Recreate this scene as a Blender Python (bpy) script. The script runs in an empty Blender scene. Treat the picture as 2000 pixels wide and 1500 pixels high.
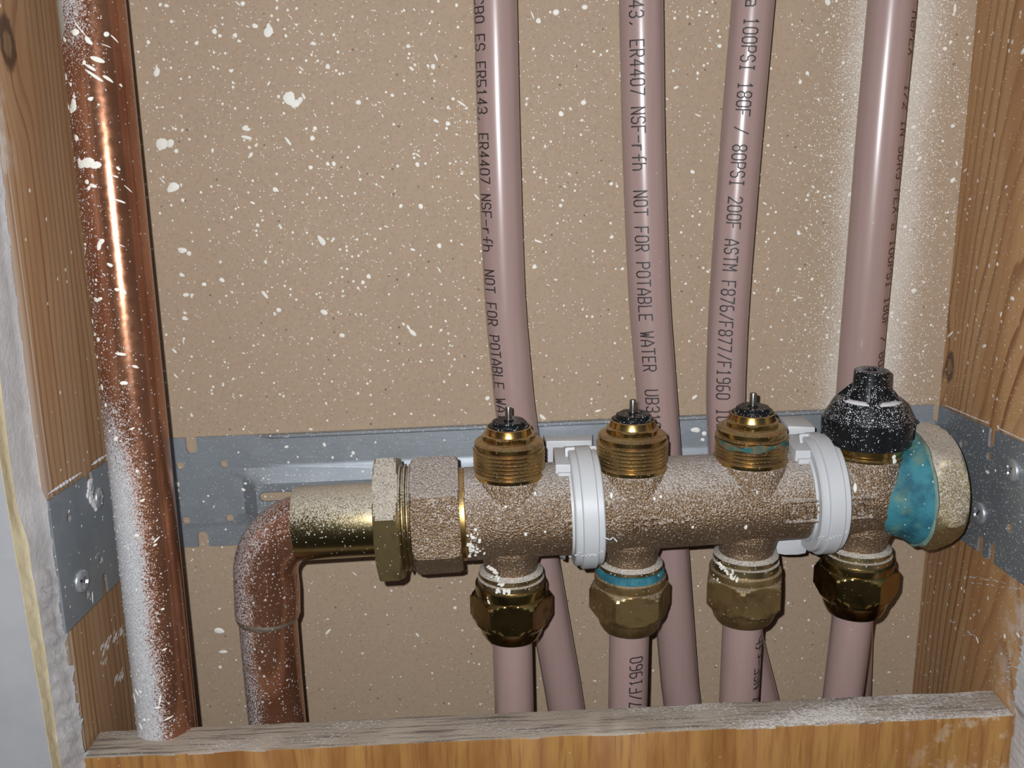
import bpy, bmesh, math, random
from math import sin, cos, radians, pi, sqrt, asin, atan2
from mathutils import Vector, Matrix

# ---------------------------------------------------------------- camera, light, exposure
SC = bpy.context.scene
COL = SC.collection
PITCH, ROLL, FPX = radians(14.5), radians(0.81), 2000.0
_u0 = Vector((0, sin(PITCH), cos(PITCH)))
_r0 = Vector((1, 0, 0))
CF = Vector((0, cos(PITCH), -sin(PITCH)))
CR = _r0 * cos(ROLL) - _u0 * sin(ROLL)
CU = _u0 * cos(ROLL) + _r0 * sin(ROLL)
cam_data = bpy.data.cameras.new('camera')
cam = bpy.data.objects.new('camera', cam_data)
COL.objects.link(cam)
cam_data.sensor_width = 36.0
cam_data.lens = 36.0
cam_data.clip_start = 0.01
cam.matrix_world = Matrix(((CR.x, CU.x, -CF.x, 0), (CR.y, CU.y, -CF.y, 0), (CR.z, CU.z, -CF.z, 0), (0, 0, 0, 1)))
SC.camera = cam

flash_data = bpy.data.lights.new('phone_flash', 'POINT')
flash_data.energy = 6.9
flash_data.color = (0.96, 0.98, 1.0)
flash_data.shadow_soft_size = 0.0022
flash = bpy.data.objects.new('phone_flash', flash_data)
COL.objects.link(flash)
flash.location = (CR * -0.012 + CU * 0.011)

world = bpy.data.worlds.new('world')
SC.world = world
world.use_nodes = True
_nt = world.node_tree
_bg = _nt.nodes['Background']
_tc = _nt.nodes.new('ShaderNodeTexCoord')
_sp = _nt.nodes.new('ShaderNodeSeparateXYZ')
_rp = _nt.nodes.new('ShaderNodeValToRGB')
_mr = _nt.nodes.new('ShaderNodeMapRange')
_mr.inputs[1].default_value = -1.0
_nt.links.new(_tc.outputs['Generated'], _sp.inputs[0])
_nt.links.new(_sp.outputs[2], _mr.inputs[0])
_nt.links.new(_mr.outputs[0], _rp.inputs[0])
_rp.color_ramp.elements[0].color = (0.035, 0.03, 0.028, 1)
_rp.color_ramp.elements[0].position = 0.2
_rp.color_ramp.elements[1].color = (0.34, 0.35, 0.38, 1)
_rp.color_ramp.elements[1].position = 0.95
_e = _rp.color_ramp.elements.new(0.52)
_e.color = (0.10, 0.10, 0.108, 1)
_nt.links.new(_rp.outputs[0], _bg.inputs[0])
_bg.inputs[1].default_value = 0.5

SC.view_settings.view_transform = 'Standard'
SC.view_settings.look = 'None'
SC.view_settings.exposure = 0.0
SC.view_settings.gamma = 1.0
SC.view_settings.use_curve_mapping = False
SC.cycles.use_denoising = True
SC.cycles.max_bounces = 8

# ---------------------------------------------------------------- helpers (all shapes are worked out in millimetres)
def ray(px, py):
    return CF + CR * ((px - 1000) / FPX) - CU * ((py - 750) / FPX)
def P(px, py, Y):                      # photo pixel -> point on the plane at depth Y (mm)
    d = ray(px, py); return d * (Y / d.y)
def PX(px, py, X):                     # photo pixel -> point on the plane at X (mm)
    d = ray(px, py); return d * (X / d.x)
def proj(q):
    z = q.dot(CF); return 1000 + FPX * q.dot(CR) / z, 750 - FPX * q.dot(CU) / z
def z_at(base, py):                    # height at which the vertical line through base crosses image row py
    lo, hi = base.z - 400, base.z + 400
    for _ in range(50):
        m = (lo + hi) / 2
        if proj(Vector((base.x, base.y, m)))[1] > py: lo = m
        else: hi = m
    return lo
def lerp(a, b, t): return a + (b - a) * t
def interp(pts, t):
    if t <= pts[0][0]:
        (a, b), (c, d) = pts[0], pts[1]
    elif t >= pts[-1][0]:
        (a, b), (c, d) = pts[-2], pts[-1]
    else:
        for i in range(len(pts) - 1):
            if pts[i][0] <= t <= pts[i + 1][0]:
                (a, b), (c, d) = pts[i], pts[i + 1]; break
    return b + (d - b) * (t - a) / (c - a)

def tag(o, label=None, cat=None, group=None, kind=None):
    if label: o['label'] = label
    if cat: o['category'] = cat
    if group: o['group'] = group
    if kind: o['kind'] = kind
    return o
def thing(name, base, label, cat, group=None):
    o = bpy.data.objects.new(name, None)
    o.empty_display_size = 0.01
    COL.objects.link(o)
    o.location = base * 0.001
    o.empty_display_size = 0.01
    return tag(o, label, cat, group)
def wloc(o):
    v = Vector((0, 0, 0))
    while o: v += o.location; o = o.parent
    return v
def obj(name, bm, mats, parent=None, smooth=35, base=None):
    """link bm (world mm) as one mesh object"""
    me = bpy.data.meshes.new(name)
    bmesh.ops.recalc_face_normals(bm, faces=bm.faces[:])
    org = wloc(parent) if parent else (base * 0.001 if base else Vector((0, 0, 0)))
    for v in bm.verts: v.co = v.co * 0.001 - org
    bm.to_mesh(me); bm.free()
    for m in (mats if isinstance(mats, (list, tuple)) else [mats]): me.materials.append(m)
    if smooth:
        for p in me.polygons: p.use_smooth = True
        if smooth < 180: me.set_sharp_from_angle(angle=radians(smooth))
    o = bpy.data.objects.new(name, me)
    COL.objects.link(o)
    if parent: o.parent = parent
    else: o.location = org
    return o
def evaluated(o):
    dg = bpy.context.evaluated_depsgraph_get()
    me = bpy.data.meshes.new_from_object(o.evaluated_get(dg))
    old = o.data; mats = list(old.materials)
    o.modifiers.clear(); o.data = me
    if not me.materials:
        for m in mats: me.materials.append(m)
    bpy.data.meshes.remove(old)
    return o
def bm_minus(bm, cutter_bm):
    """bm with cutter_bm cut out, both in millimetres; returns a new bmesh"""
    tmp = []
    for q in (bm, cutter_bm):
        bmesh.ops.recalc_face_normals(q, faces=q.faces[:])
        me = bpy.data.meshes.new('cut'); q.to_mesh(me); q.free()
        o = bpy.data.objects.new('cut', me); COL.objects.link(o); tmp.append(o)
    m = tmp[0].modifiers.new('b', 'BOOLEAN'); m.operation = 'DIFFERENCE'; m.object = tmp[1]; m.solver = 'EXACT'
    dg = bpy.context.evaluated_depsgraph_get()
    me = bpy.data.meshes.new_from_object(tmp[0].evaluated_get(dg))
    out = bmesh.new(); out.from_mesh(me)
    bpy.data.meshes.remove(me)
    for o in tmp:
        me = o.data; bpy.data.objects.remove(o); bpy.data.meshes.remove(me)
    return out
def frame_for(axis, ref=None):
    a = axis.normalized()
    r = ref or Vector((0, -1, 0))
    f = (r - a * r.dot(a)).normalized()        # "front" direction
    s = f.cross(a) if True else None
    return a, f, s
def lathe(bm, prof, org, axis, seg=64, ref=None, rfun=None, mat=0, rot=0.0):
    """prof = [(r, h)...] ; rfun(theta, r, h) may reshape the radius"""
    a, f, s = frame_for(axis, ref)
    rings = []
    for r, h in prof:
        if r <= 1e-6:
            rings.append([bm.verts.new(org + a * h)]); continue
        ring = []
        for i in range(seg):
            th = 2 * pi * i / seg + rot
            rr = rfun(th, r, h) if rfun else r
            ring.append(bm.verts.new(org + a * h + f * (rr * cos(th)) + s * (rr * sin(th))))
        rings.append(ring)
    for A, B in zip(rings[:-1], rings[1:]):
        n = max(len(A), len(B))
        for i in range(n):
            j = (i + 1) % n
            if len(A) == 1 and len(B) == 1: continue
            if len(A) == 1: fc = bm.faces.new((A[0], B[j], B[i]))
            elif len(B) == 1: fc = bm.faces.new((A[i], A[j], B[0]))
            else: fc = bm.faces.new((A[i], A[j], B[j], B[i]))
            fc.material_index = mat
    for R_ in (rings[0], rings[-1]):
        if len(R_) > 2:
            fc = bm.faces.new(R_); fc.material_index = mat
    return bm
def hexr(across, rot=0.0):
    """radius limiter for a hexagon of given corner radius"""
    ap = across * cos(pi / 6)
    def fn(th, r, h):
        t = (th - rot) % (pi / 3) - pi / 6
        return min(r, ap / cos(t))
    return fn
def box(bm, lo, hi, bevel=0.0, mat=0):
    x0, y0, z0 = lo; x1, y1, z1 = hi
    v = [bm.verts.new(c) for c in ((x0, y0, z0), (x1, y0, z0), (x1, y1, z0), (x0, y1, z0), (x0, y0, z1), (x1, y0, z1), (x1, y1, z1), (x0, y1, z1))]
    fs = [bm.faces.new([v[i] for i in q]) for q in ((0, 3, 2, 1), (4, 5, 6, 7), (0, 1, 5, 4), (1, 2, 6, 5), (2, 3, 7, 6), (3, 0, 4, 7))]
    for f in fs: f.material_index = mat
    if bevel:
        es = list({e for f in fs for e in f.edges})
        bmesh.ops.bevel(bm, geom=es, offset=bevel, segments=2, affect='EDGES', profile=0.6)
    return v
def hexa(bm, pts, bevel=0.0):
    """box from 8 corners: bottom 4 then top 4 (same winding)"""
    v = [bm.verts.new(c) for c in pts]
    fs = [bm.faces.new([v[i] for i in q]) for q in ((0, 3, 2, 1), (4, 5, 6, 7), (0, 1, 5, 4), (1, 2, 6, 5), (2, 3, 7, 6), (3, 0, 4, 7))]
    if bevel:
        es = list({e for f in fs for e in f.edges})
        bmesh.ops.bevel(bm, geom=es, offset=bevel, segments=2, affect='EDGES', profile=0.6)
    return v

class Tube:
    """smooth path swept with a circle; surface point by arc length s and angle a (0 = towards the viewer, + = to the right)"""
    def __init__(self, pts, r, step=4.0):
        cr = []
        n = len(pts)
        for i in range(n - 1):
            p0, p1, p2, p3 = pts[max(i - 1, 0)], pts[i], pts[i + 1], pts[min(i + 2, n - 1)]
            m = max(2, int((p2 - p1).length / step))
            for k in range(m):
                t = k / m
                cr.append(0.5 * ((2 * p1) + (p2 - p0) * t + (2 * p0 - 5 * p1 + 4 * p2 - p3) * t * t + (3 * p1 - p0 - 3 * p2 + p3) * t ** 3))
        cr.append(pts[-1].copy())
        self.p, self.r = cr, r
        self.s = [0.0]
        for a, b in zip(cr[:-1], cr[1:]): self.s.append(self.s[-1] + (b - a).length)
        self.fr = []
        for i in range(len(cr)):
            t = (cr[min(i + 1, len(cr) - 1)] - cr[max(i - 1, 0)]).normalized()
            f = Vector((0, -1, 0)); f = (f - t * f.dot(t)).normalized()
            x = Vector((1, 0, 0)); x = (x - t * x.dot(t) - f * x.dot(f)).normalized()
            self.fr.append((f, x))
    def at(self, s):
        S = self.s
        lo, hi = 0, len(S) - 2
        while lo < hi:
            m = (lo + hi + 1) // 2
            if S[m] <= s: lo = m
            else: hi = m - 1
        t = (s - S[lo]) / (S[lo + 1] - S[lo])
        c = self.p[lo].lerp(self.p[lo + 1], t)
        f = self.fr[lo][0].lerp(self.fr[lo + 1][0], t).normalized(); x = self.fr[lo][1].lerp(self.fr[lo + 1][1], t).normalized()
        return c, f, x
    def S(self, s, a, dr=0.0):
        c, f, x = self.at(s)
        return c + (f * cos(a) + x * sin(a)) * (self.r + dr)
    def s_of_row(self, py):
        best = min(range(len(self.p)), key=lambda i: abs(proj(self.p[i])[1] - py))
        i = min(max(best, 1), len(self.p) - 2)
        y0, y1 = proj(self.p[i - 1])[1], proj(self.p[i + 1])[1]
        return lerp(self.s[i - 1], self.s[i + 1], (py - y0) / (y1 - y0))
    def mesh(self, bm, seg=40):
        rings = []
        for i, c in enumerate(self.p):
            f, x = self.fr[i]
            rings.append([bm.verts.new(c + (f * cos(2 * pi * k / seg) + x * sin(2 * pi * k / seg)) * self.r) for k in range(seg)])
        for A, B in zip(rings[:-1], rings[1:]):
            for k in range(seg): bm.faces.new((A[k], A[(k + 1) % seg], B[(k + 1) % seg], B[k]))
        bm.faces.new(rings[0]); bm.faces.new(rings[-1])
        return bm

# stroke lettering: points on a 4 x 6 grid
_O = '10 01 05 16 36 45 41 30 10'
_Pq = '00 06 36 45 44 33 03'
GL = {'A': '00 03 26 43 40|02 42', 'B': '00 06 36 45 44 33 03|33 42 41 30 00', 'C': '45 36 16 05 01 10 30 41', 'D': '00 06 26 44 42 20 00',
      'E': '40 00 06 46|03 33', 'F': '00 06 46|03 33', 'I': '16 36|26 20|10 30', 'L': '06 00 40', 'M': '00 06 23 46 40', 'N': '00 06 40 46',
      'O': _O, '0': _O, 'P': _Pq, 'R': _Pq + '|23 40', 'S': '45 36 16 05 04 13 33 42 41 30 10 01', 'T': '06 46|26 20', 'U': '06 01 10 30 41 46',
      'W': '06 10 24 30 46', 'X': '00 46|06 40', 'h': '06 00|03 14 34 43 40', 'f': '20 25 36 46|03 43', 'r': '00 04|02 14 34',
      'e': '02 42 43 34 14 03 01 10 40', 'a': '04 34 43 40 10 01 12 42', '1': '15 26 20|10 30', '2': '05 16 36 45 44 00 40',
      '3': '05 16 36 45 44 33 13|33 42 41 30 10 01', '4': '30 36 02 42', '5': '46 06 03 33 42 41 30 10 01', '6': '36 16 05 01 10 30 41 42 33 03',
      '7': '06 46 10', '8': '13 04 05 16 36 45 44 33 13 02 01 10 30 41 42 33', '9': '10 30 41 45 36 16 05 04 13 43', ',': '21 10', '/': '00 46',
      '-': '03 43', "'": '26 25', '>': '00 0a'}
def strokes(ch):
    g = GL.get(ch)
    return [[(int(t[0]), int(t[1])) for t in pl.split()] for pl in g.split('|')] if g else []
def write(bm, text, surf, pitch, height, w, dirs=(1, 1), depth=0.0, lift=0.04, cw=0.72):
    """lay stroke text on surf(u, v, dr); u along the text, v across it, both in mm from the text's start / middle"""
    for i, ch in enumerate(text):
        for pl in strokes(ch):
            q = [((i * pitch + x / 4 * pitch * cw), (y / 6 - 0.5) * height) for x, y in pl]
            for (u0, v0), (u1, v1) in zip(q[:-1], q[1:]):
                L = sqrt((u1 - u0) ** 2 + (v1 - v0) ** 2)
                if L < 1e-6: continue
                du, dv = (u1 - u0) / L, (v1 - v0) / L
                nx, ny = -dv * w / 2, du * w / 2
                m = max(1, int(L / 0.9))
                lo, hi = -w * 0.45, L + w * 0.45
                rows = []
                for k in range(m + 1):
                    t = lerp(lo, hi, k / m)
                    cu, cv = u0 + du * t, v0 + dv * t
                    row = [bm.verts.new(surf(dirs[0] * (cu + nx), dirs[1] * (cv + ny), lift)), bm.verts.new(surf(dirs[0] * (cu - nx), dirs[1] * (cv - ny), lift))]
                    if depth:
                        row += [bm.verts.new(surf(dirs[0] * (cu - nx), dirs[1] * (cv - ny), -depth)), bm.verts.new(surf(dirs[0] * (cu + nx), dirs[1] * (cv + ny), -depth))]
                    rows.append(row)
                for A, B in zip(rows[:-1], rows[1:]):
                    if depth:
                        for j in range(4): bm.faces.new((A[j], A[(j + 1) % 4], B[(j + 1) % 4], B[j]))
                    else: bm.faces.new((A[0], A[1], B[1], B[0]))
                if depth: bm.faces.new(rows[0]); bm.faces.new(rows[-1])
def blob(bm, surf, u, v, r, rnd, stretch=1.0, ang=0.0, h=0.12, n=None):
    """a drop of dried paint laid on surf(u, v, dr)"""
    n = n or (7 if r < 0.5 else 11)
    ca, sa = cos(ang), sin(ang)
    out, mid = [], []
    k1, k2, p1, p2 = rnd.uniform(0, .22), rnd.uniform(0, .12), rnd.uniform(0, 6.3), rnd.uniform(0, 6.3)
    for i in range(n):
        t = 2 * pi * i / n
        q = r * (1 + k1 * sin(2 * t + p1) + k2 * sin(3 * t + p2))
        x, y = q * cos(t) * stretch, q * sin(t) / sqrt(stretch)
        x, y = x * ca - y * sa, x * sa + y * ca
        out.append(bm.verts.new(surf(u + x, v + y, 0.0)))
        mid.append(bm.verts.new(surf(u + x * .75, v + y * .75, h)))
    c = bm.verts.new(surf(u, v, h * 1.1))
    for i in range(n):
        j = (i + 1) % n
        bm.faces.new((out[i], out[j], mid[j], mid[i])); bm.faces.new((mid[i], mid[j], c))

# ---------------------------------------------------------------- materials
class NT:
    def __init__(self, name):
        self.m = bpy.data.materials.new(name); self.m.use_nodes = True
        self.t = self.m.node_tree
        self.b = self.t.nodes['Principled BSDF']
        g = self.t.nodes.new('ShaderNodeNewGeometry')
        self.pos, self.nor = g.outputs['Position'], g.outputs['Normal']
    def put(self, sock, v):
        if hasattr(v, 'node'): self.t.links.new(v, sock)
        elif isinstance(v, (tuple, list)): sock.default_value = (*v, 1)[:4] if sock.type == 'RGBA' else v
        elif sock.type == 'RGBA': sock.default_value = (v, v, v, 1)
        elif sock.type == 'VECTOR': sock.default_value = (v, v, v)
        else: sock.default_value = v
    def math(self, op, a, b=0.0, c=0.0, clamp=False):
        n = self.t.nodes.new('ShaderNodeMath'); n.operation = op; n.use_clamp = clamp
        for s, v in zip(n.inputs, (a, b, c)): self.put(s, v)
        return n.outputs[0]
    def vmath(self, op, a, b=(0, 0, 0)):
        n = self.t.nodes.new('ShaderNodeVectorMath'); n.operation = op
        self.put(n.inputs[0], a); self.put(n.inputs[1], b)
        return n.outputs[1] if op in ('DOT_PRODUCT', 'LENGTH', 'DISTANCE') else n.outputs[0]
    def xyz(self, v):
        n = self.t.nodes.new('ShaderNodeSeparateXYZ'); self.put(n.inputs[0], v); return n.outputs
    def comb(self, x, y, z):
        n = self.t.nodes.new('ShaderNodeCombineXYZ')
        for s, v in zip(n.inputs, (x, y, z)): self.put(s, v)
        return n.outputs[0]
    def mix(self, f, a, b):
        n = self.t.nodes.new('ShaderNodeMix'); n.data_type = 'RGBA'; n.clamp_factor = True
        self.put(n.inputs[0], f); self.put(n.inputs[6], a); self.put(n.inputs[7], b)
        return n.outputs[2]
    def mixf(self, f, a, b):
        n = self.t.nodes.new('ShaderNodeMix'); n.clamp_factor = True
        self.put(n.inputs[0], f); self.put(n.inputs[2], a); self.put(n.inputs[3], b)
        return n.outputs[0]
    def noise(self, vec, scale, detail=2.0, rough=0.5, dist=0.0):
        n = self.t.nodes.new('ShaderNodeTexNoise')
        self.put(n.inputs['Vector'], vec); n.inputs['Scale'].default_value = scale; n.inputs['Detail'].default_value = detail
        n.inputs['Roughness'].default_value = rough; n.inputs['Distortion'].default_value = dist
        return n.outputs[0]
    def vor(self, vec, scale, rnd=1.0):
        n = self.t.nodes.new('ShaderNodeTexVoronoi')
        self.put(n.inputs['Vector'], vec); n.inputs['Scale'].default_value = scale; n.inputs['Randomness'].default_value = rnd
        return n.outputs['Distance'], n.outputs['Color']
    def step(self, v, lo, hi):
        n = self.t.nodes.new('ShaderNodeMapRange'); n.interpolation_type = 'SMOOTHSTEP'
        self.put(n.inputs[0], v); self.put(n.inputs[1], lo); self.put(n.inputs[2], hi)
        return n.outputs[0]
    def specks(self, vec, scale, dens, rmin=0.12, rmax=0.42):
        """round specks: share dens of the cells carry one"""
        d, c = self.vor(vec, scale)
        r = self.xyz(c)
        rad = self.math('MULTIPLY_ADD', r[1], rmax - rmin, rmin)
        on = self.math('LESS_THAN', r[0], dens)
        return self.math('MULTIPLY', on, self.step(self.math('SUBTRACT', rad, d), 0.0, 0.06))
    def bump(self, h, strength=0.3, dist=0.001, base=None):
        n = self.t.nodes.new('ShaderNodeBump')
        n.inputs['Strength'].default_value = strength; n.inputs['Distance'].default_value = dist
        self.put(n.inputs['Height'], h)
        if base: self.put(n.inputs['Normal'], base)
        return n.outputs[0]
    def set(self, **k):
        for key, v in k.items(): self.put(self.b.inputs[key.replace('_', ' ')], v)
        return self.m
    def mm(self):
        return self.vmath('SCALE', self.pos) if False else self.vmath('MULTIPLY', self.pos, (1000, 1000, 1000))

DUST = (0.50, 0.465, 0.43)
WHITE = (0.78, 0.77, 0.72)

def mat_plain(name, col, rough=0.5, metal=0.0, bump=0.0, bscale=900):
    t = NT(name)
    n = t.noise(t.pos, 120, 3)
    c = t.mix(n, tuple(x * 0.85 for x in col), tuple(min(1, x * 1.12) for x in col))
    k = dict(Base_Color=c, Roughness=rough, Metallic=metal)
    if bump: k['Normal'] = t.bump(t.noise(t.pos, bscale, 3), bump, 0.0005)
    return t.set(**k)

def mat_kraft(mist_line):
    t = NT('kraft_panel')
    n1 = t.noise(t.pos, 9, 3); n2 = t.noise(t.pos, 900, 3, 0.7); n3 = t.noise(t.pos, 60, 3)
    c = t.mix(n1, (0.338, 0.247, 0.170), (0.392, 0.292, 0.204))
    c = t.mix(t.math('MULTIPLY', t.step(n2, .45, .8), .5), c, (0.21, 0.145, 0.092))
    c = t.mix(t.math('MULTIPLY', t.step(n3, .55, .8), .25), c, (0.44, 0.32, 0.21))
    c = t.mix(t.math('MULTIPLY', t.specks(t.pos, 300, 0.10, .06, .2), .7), c, (0.10, 0.06, 0.035))
    x, y, z = t.xyz(t.mm())
    (za, xa), (zb, xb) = mist_line
    xl = t.math('MULTIPLY_ADD', z, (xb - xa) / (zb - za), xa - za * (xb - xa) / (zb - za))
    dx = t.math('SUBTRACT', x, xl)
    off = t.math('ABSOLUTE', t.math('SUBTRACT', dx, 2.5))
    wob = t.math('MULTIPLY', t.math('SUBTRACT', t.noise(t.pos, 22, 2), .5), 9.0)
    off = t.math('ADD', off, wob)
    hz = t.step(z, -185, -120)
    m = t.math('MULTIPLY', t.math('SUBTRACT', 1.0, t.step(off, 5.0, 44.0)), hz)
    fine = t.noise(t.pos, 1500, 3, .8)
    near = t.math('MULTIPLY', m, m)
    mist = t.step(t.math('ADD', fine, t.math('MULTIPLY', near, .36)), .60, .86)
    c = t.mix(t.math('MULTIPLY', mist, t.math('MULTIPLY_ADD', m, .42, .03)), c, (0.80, 0.79, 0.76))
    upper = t.math('MULTIPLY', t.step(z, -190, 10), t.step(t.noise(t.pos, 18, 2), .3, .65))
    dens = t.math('MULTIPLY_ADD', upper, .24, .06)
    c = t.mix(t.math('MULTIPLY', t.specks(t.pos, 420, dens, .1, .3), .85), c, (0.80, 0.78, 0.73))
    c = t.mix(t.math('MULTIPLY', t.specks(t.vmath('ADD', t.pos, (3, 1, 2)), 1100, t.math('MULTIPLY_ADD', m, .75, t.math('MULTIPLY', dens, .6)), .12, .4), .75), c, (0.80, 0.78, 0.73))
    return t.set(Base_Color=c, Roughness=.82, Normal=t.bump(n2, .22, .0004))

def mat_wood(name, early, late, axis_pt, freq, tilt=(0, 0, 0), knots=(), white=0.35, streak=1.0, smear=None):
    """growth rings about a tilted vertical pith"""
    t = NT(name)
    p = t.mm()
    x, y, z = t.xyz(p)
    low = t.noise(t.comb(t.math('MULTIPLY', x, .02), t.math('MULTIPLY', y, .03), t.math('MULTIPLY', z, .006)), 1.0, 2)
    wob = t.math('MULTIPLY', t.math('SUBTRACT', low, .5), 14.0)
    kd_all = None
    px = t.math('SUBTRACT', x, t.math('MULTIPLY_ADD', z, tilt[0], axis_pt[0]))
    py = t.math('SUBTRACT', y, t.math('MULTIPLY_ADD', z, tilt[1], axis_pt[1]))
    r = t.math('SQRT', t.math('ADD', t.math('MULTIPLY', px, px), t.math('MULTIPLY', py, py)))
    r = t.math('ADD', r, wob)
    for (kx, ky, kz, kr) in knots:
        d = t.vmath('LENGTH', t.vmath('MULTIPLY', t.vmath('SUBTRACT', p, (kx, ky, kz)), (1, 1, .5)))
        bulge = t.math('MULTIPLY', t.math('SUBTRACT', 1.0, t.step(d, kr * .8, kr * 3.2)), kr * 1.1)
        r = t.math('ADD', r, bulge)
    fr = t.math('FRACT', t.math('MULTIPLY', r, freq))
    band = t.math('MULTIPLY', t.step(fr, .5, .9), t.math('SUBTRACT', 1.0, t.step(fr, .92, 1.0)))
    var = t.noise(t.comb(t.math('MULTIPLY', r, .11), 0.0, t.math('MULTIPLY', z, .002)), 1.0, 2)
    band = t.math('MULTIPLY', band, t.step(var, .2, .75))
    fib = t.noise(t.comb(t.math('MULTIPLY', x, 2.2), t.math('MULTIPLY', y, 2.2), t.math('MULTIPLY', z, .05)), 1.0, 3, .65)
    tone = t.noise(t.comb(t.math('MULTIPLY', x, .03), t.math('MULTIPLY', y, .05), t.math('MULTIPLY', z, .008)), 1.0, 3)
    c = t.mix(band, early, late)
    c = t.mix(t.math('MULTIPLY', t.step(fib, .4, .75), .38 * streak), c, tuple(v * .62 for v in early))
    c = t.mix(t.math('MULTIPLY', t.step(tone, .42, .68), .6), c, tuple(v * q for v, q in zip(early, (.66, .52, .42))))
    for (kx, ky, kz, kr) in knots:
        d = t.vmath('LENGTH', t.vmath('MULTIPLY', t.vmath('SUBTRACT', p, (kx, ky, kz)), (1, 1, .62)))
        dw = t.math('ADD', d, t.math('MULTIPLY', t.math('SUBTRACT', t.noise(t.pos, 260, 2), .5), kr * .5))
        ring = t.math('MULTIPLY', t.step(dw, kr * .35, kr * .6), t.math('SUBTRACT', 1.0, t.step(dw, kr * .8, kr * 1.15)))
        inn = t.math('SUBTRACT', 1.0, t.step(dw, kr * .7, kr))
        c = t.mix(t.math('MULTIPLY', inn, .7), c, tuple(v * .38 for v in early))
        c = t.mix(t.math('MULTIPLY', ring, .8), c, (0.055, 0.028, 0.016))
    c = t.mix(t.math('MULTIPLY', t.specks(t.pos, 300, white * .22, .07, .28), .8), c, (0.80, 0.77, 0.70))
    c = t.mix(t.math('MULTIPLY', t.specks(t.pos, 800, white * .5, .1, .3), .6), c, (0.78, 0.73, 0.66))
    if smear:
        sm = smear(t, x, y, z)
        c = t.mix(sm, c, (0.66, 0.62, 0.58))
    return t.set(Base_Color=c, Roughness=.5, Normal=t.bump(t.math('ADD', t.math('MULTIPLY', band, -.6), fib), .2, .0004))

def mat_copper(name, spray=None, tarnish=0.5):
    """spray(t, x, y, z, nx, ny) -> density 0..1 of the white overspray"""
    t = NT(name)
    x, y, z = t.xyz(t.mm()); nx, ny, nz = t.xyz(t.nor)
    n = t.noise(t.comb(t.math('MULTIPLY', x, .08), t.math('MULTIPLY', y, .08), t.math('MULTIPLY', z, .03)), 1.0, 4)
    n2 = t.noise(t.pos, 240, 3)
    c = t.mix(t.step(n, .3, .7), (0.44, 0.205, 0.118), (0.31, 0.130, 0.072))
    c = t.mix(t.math('MULTIPLY', t.step(n2, .55, .8), tarnish), c, (0.20, 0.080, 0.042))
    rough = t.mixf(t.noise(t.pos, 420, 3), .10, .30)
    met = .8
    if spray:
        s = spray(t, x, y, z, nx, ny)
        fine = t.noise(t.pos, 1700, 3, .75)
        mist = t.step(t.math('MULTIPLY_ADD', t.math('SUBTRACT', s, .5), .5, fine), .44, .60)
        sp2 = t.specks(t.pos, 620, t.math('MULTIPLY', s, .55), .12, .42)
        sp3 = t.specks(t.vmath('ADD', t.pos, (2, 5, 1)), 1400, t.math('MULTIPLY_ADD', s, 1.3, .08), .14, .5)
        w = t.math('MAXIMUM', t.math('MAXIMUM', mist, sp2), t.math('MULTIPLY', sp3, .85))
        c = t.mix(t.math('MULTIPLY', w, .9), c, t.mix(t.step(t.noise(t.pos, 2100, 3, .8), .36, .62), (0.29, 0.305, 0.325), (0.60, 0.625, 0.65)))
        rough = t.mixf(w, rough, .7); met = t.math('MULTIPLY', t.math('SUBTRACT', 1.0, w), .8)
        return t.set(Base_Color=c, Roughness=rough, Metallic=met, Normal=t.bump(w, .35, .0003))
    return t.set(Base_Color=c, Roughness=rough, Metallic=met)

def mat_brass(name, col=(0.62, 0.41, 0.14), dark=(0.16, 0.09, 0.025), stain=.5, rough=.26, dust=0.4, dustlow=-.25, metal=1.0, rust=.3, nscale=130):
    t = NT(name)
    nx, ny, nz = t.xyz(t.nor)
    n = t.noise(t.pos, nscale, 4, .6); n2 = t.noise(t.vmath('ADD', t.pos, (4, 2, 7)), 85, 3)
    c = t.mix(t.math('MULTIPLY', t.step(n, .42, .7), stain), col, dark)
    c = t.mix(t.math('MULTIPLY', t.step(n2, .5, .75), rust), c, (0.36, 0.16, 0.045))
    fine = t.noise(t.pos, 1900, 3, .75)
    up = t.step(nz, dustlow, 1.0)
    d = t.math('MULTIPLY', t.step(t.math('ADD', fine, t.math('MULTIPLY', up, .45)), .78, .92), dust)
    d2 = t.math('MULTIPLY', t.specks(t.pos, 1500, t.math('MULTIPLY_ADD', up, .5 * min(1, dust * 1.2), .03), .15, .48), min(1, dust * 1.6))
    d = t.math('MULTIPLY', d, .8)
    w = t.math('MAXIMUM', d, d2, clamp=True)
    c = t.mix(w, c, (0.56, 0.53, 0.50))
    return t.set(Base_Color=c, Metallic=t.math('MULTIPLY', t.math('SUBTRACT', 1.0, w), metal), Roughness=t.mixf(w, t.mixf(n, rough, rough * 1.5), .8), Normal=t.bump(t.math('ADD', n, t.math('MULTIPLY', w, .4)), .12, .0004))

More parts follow.
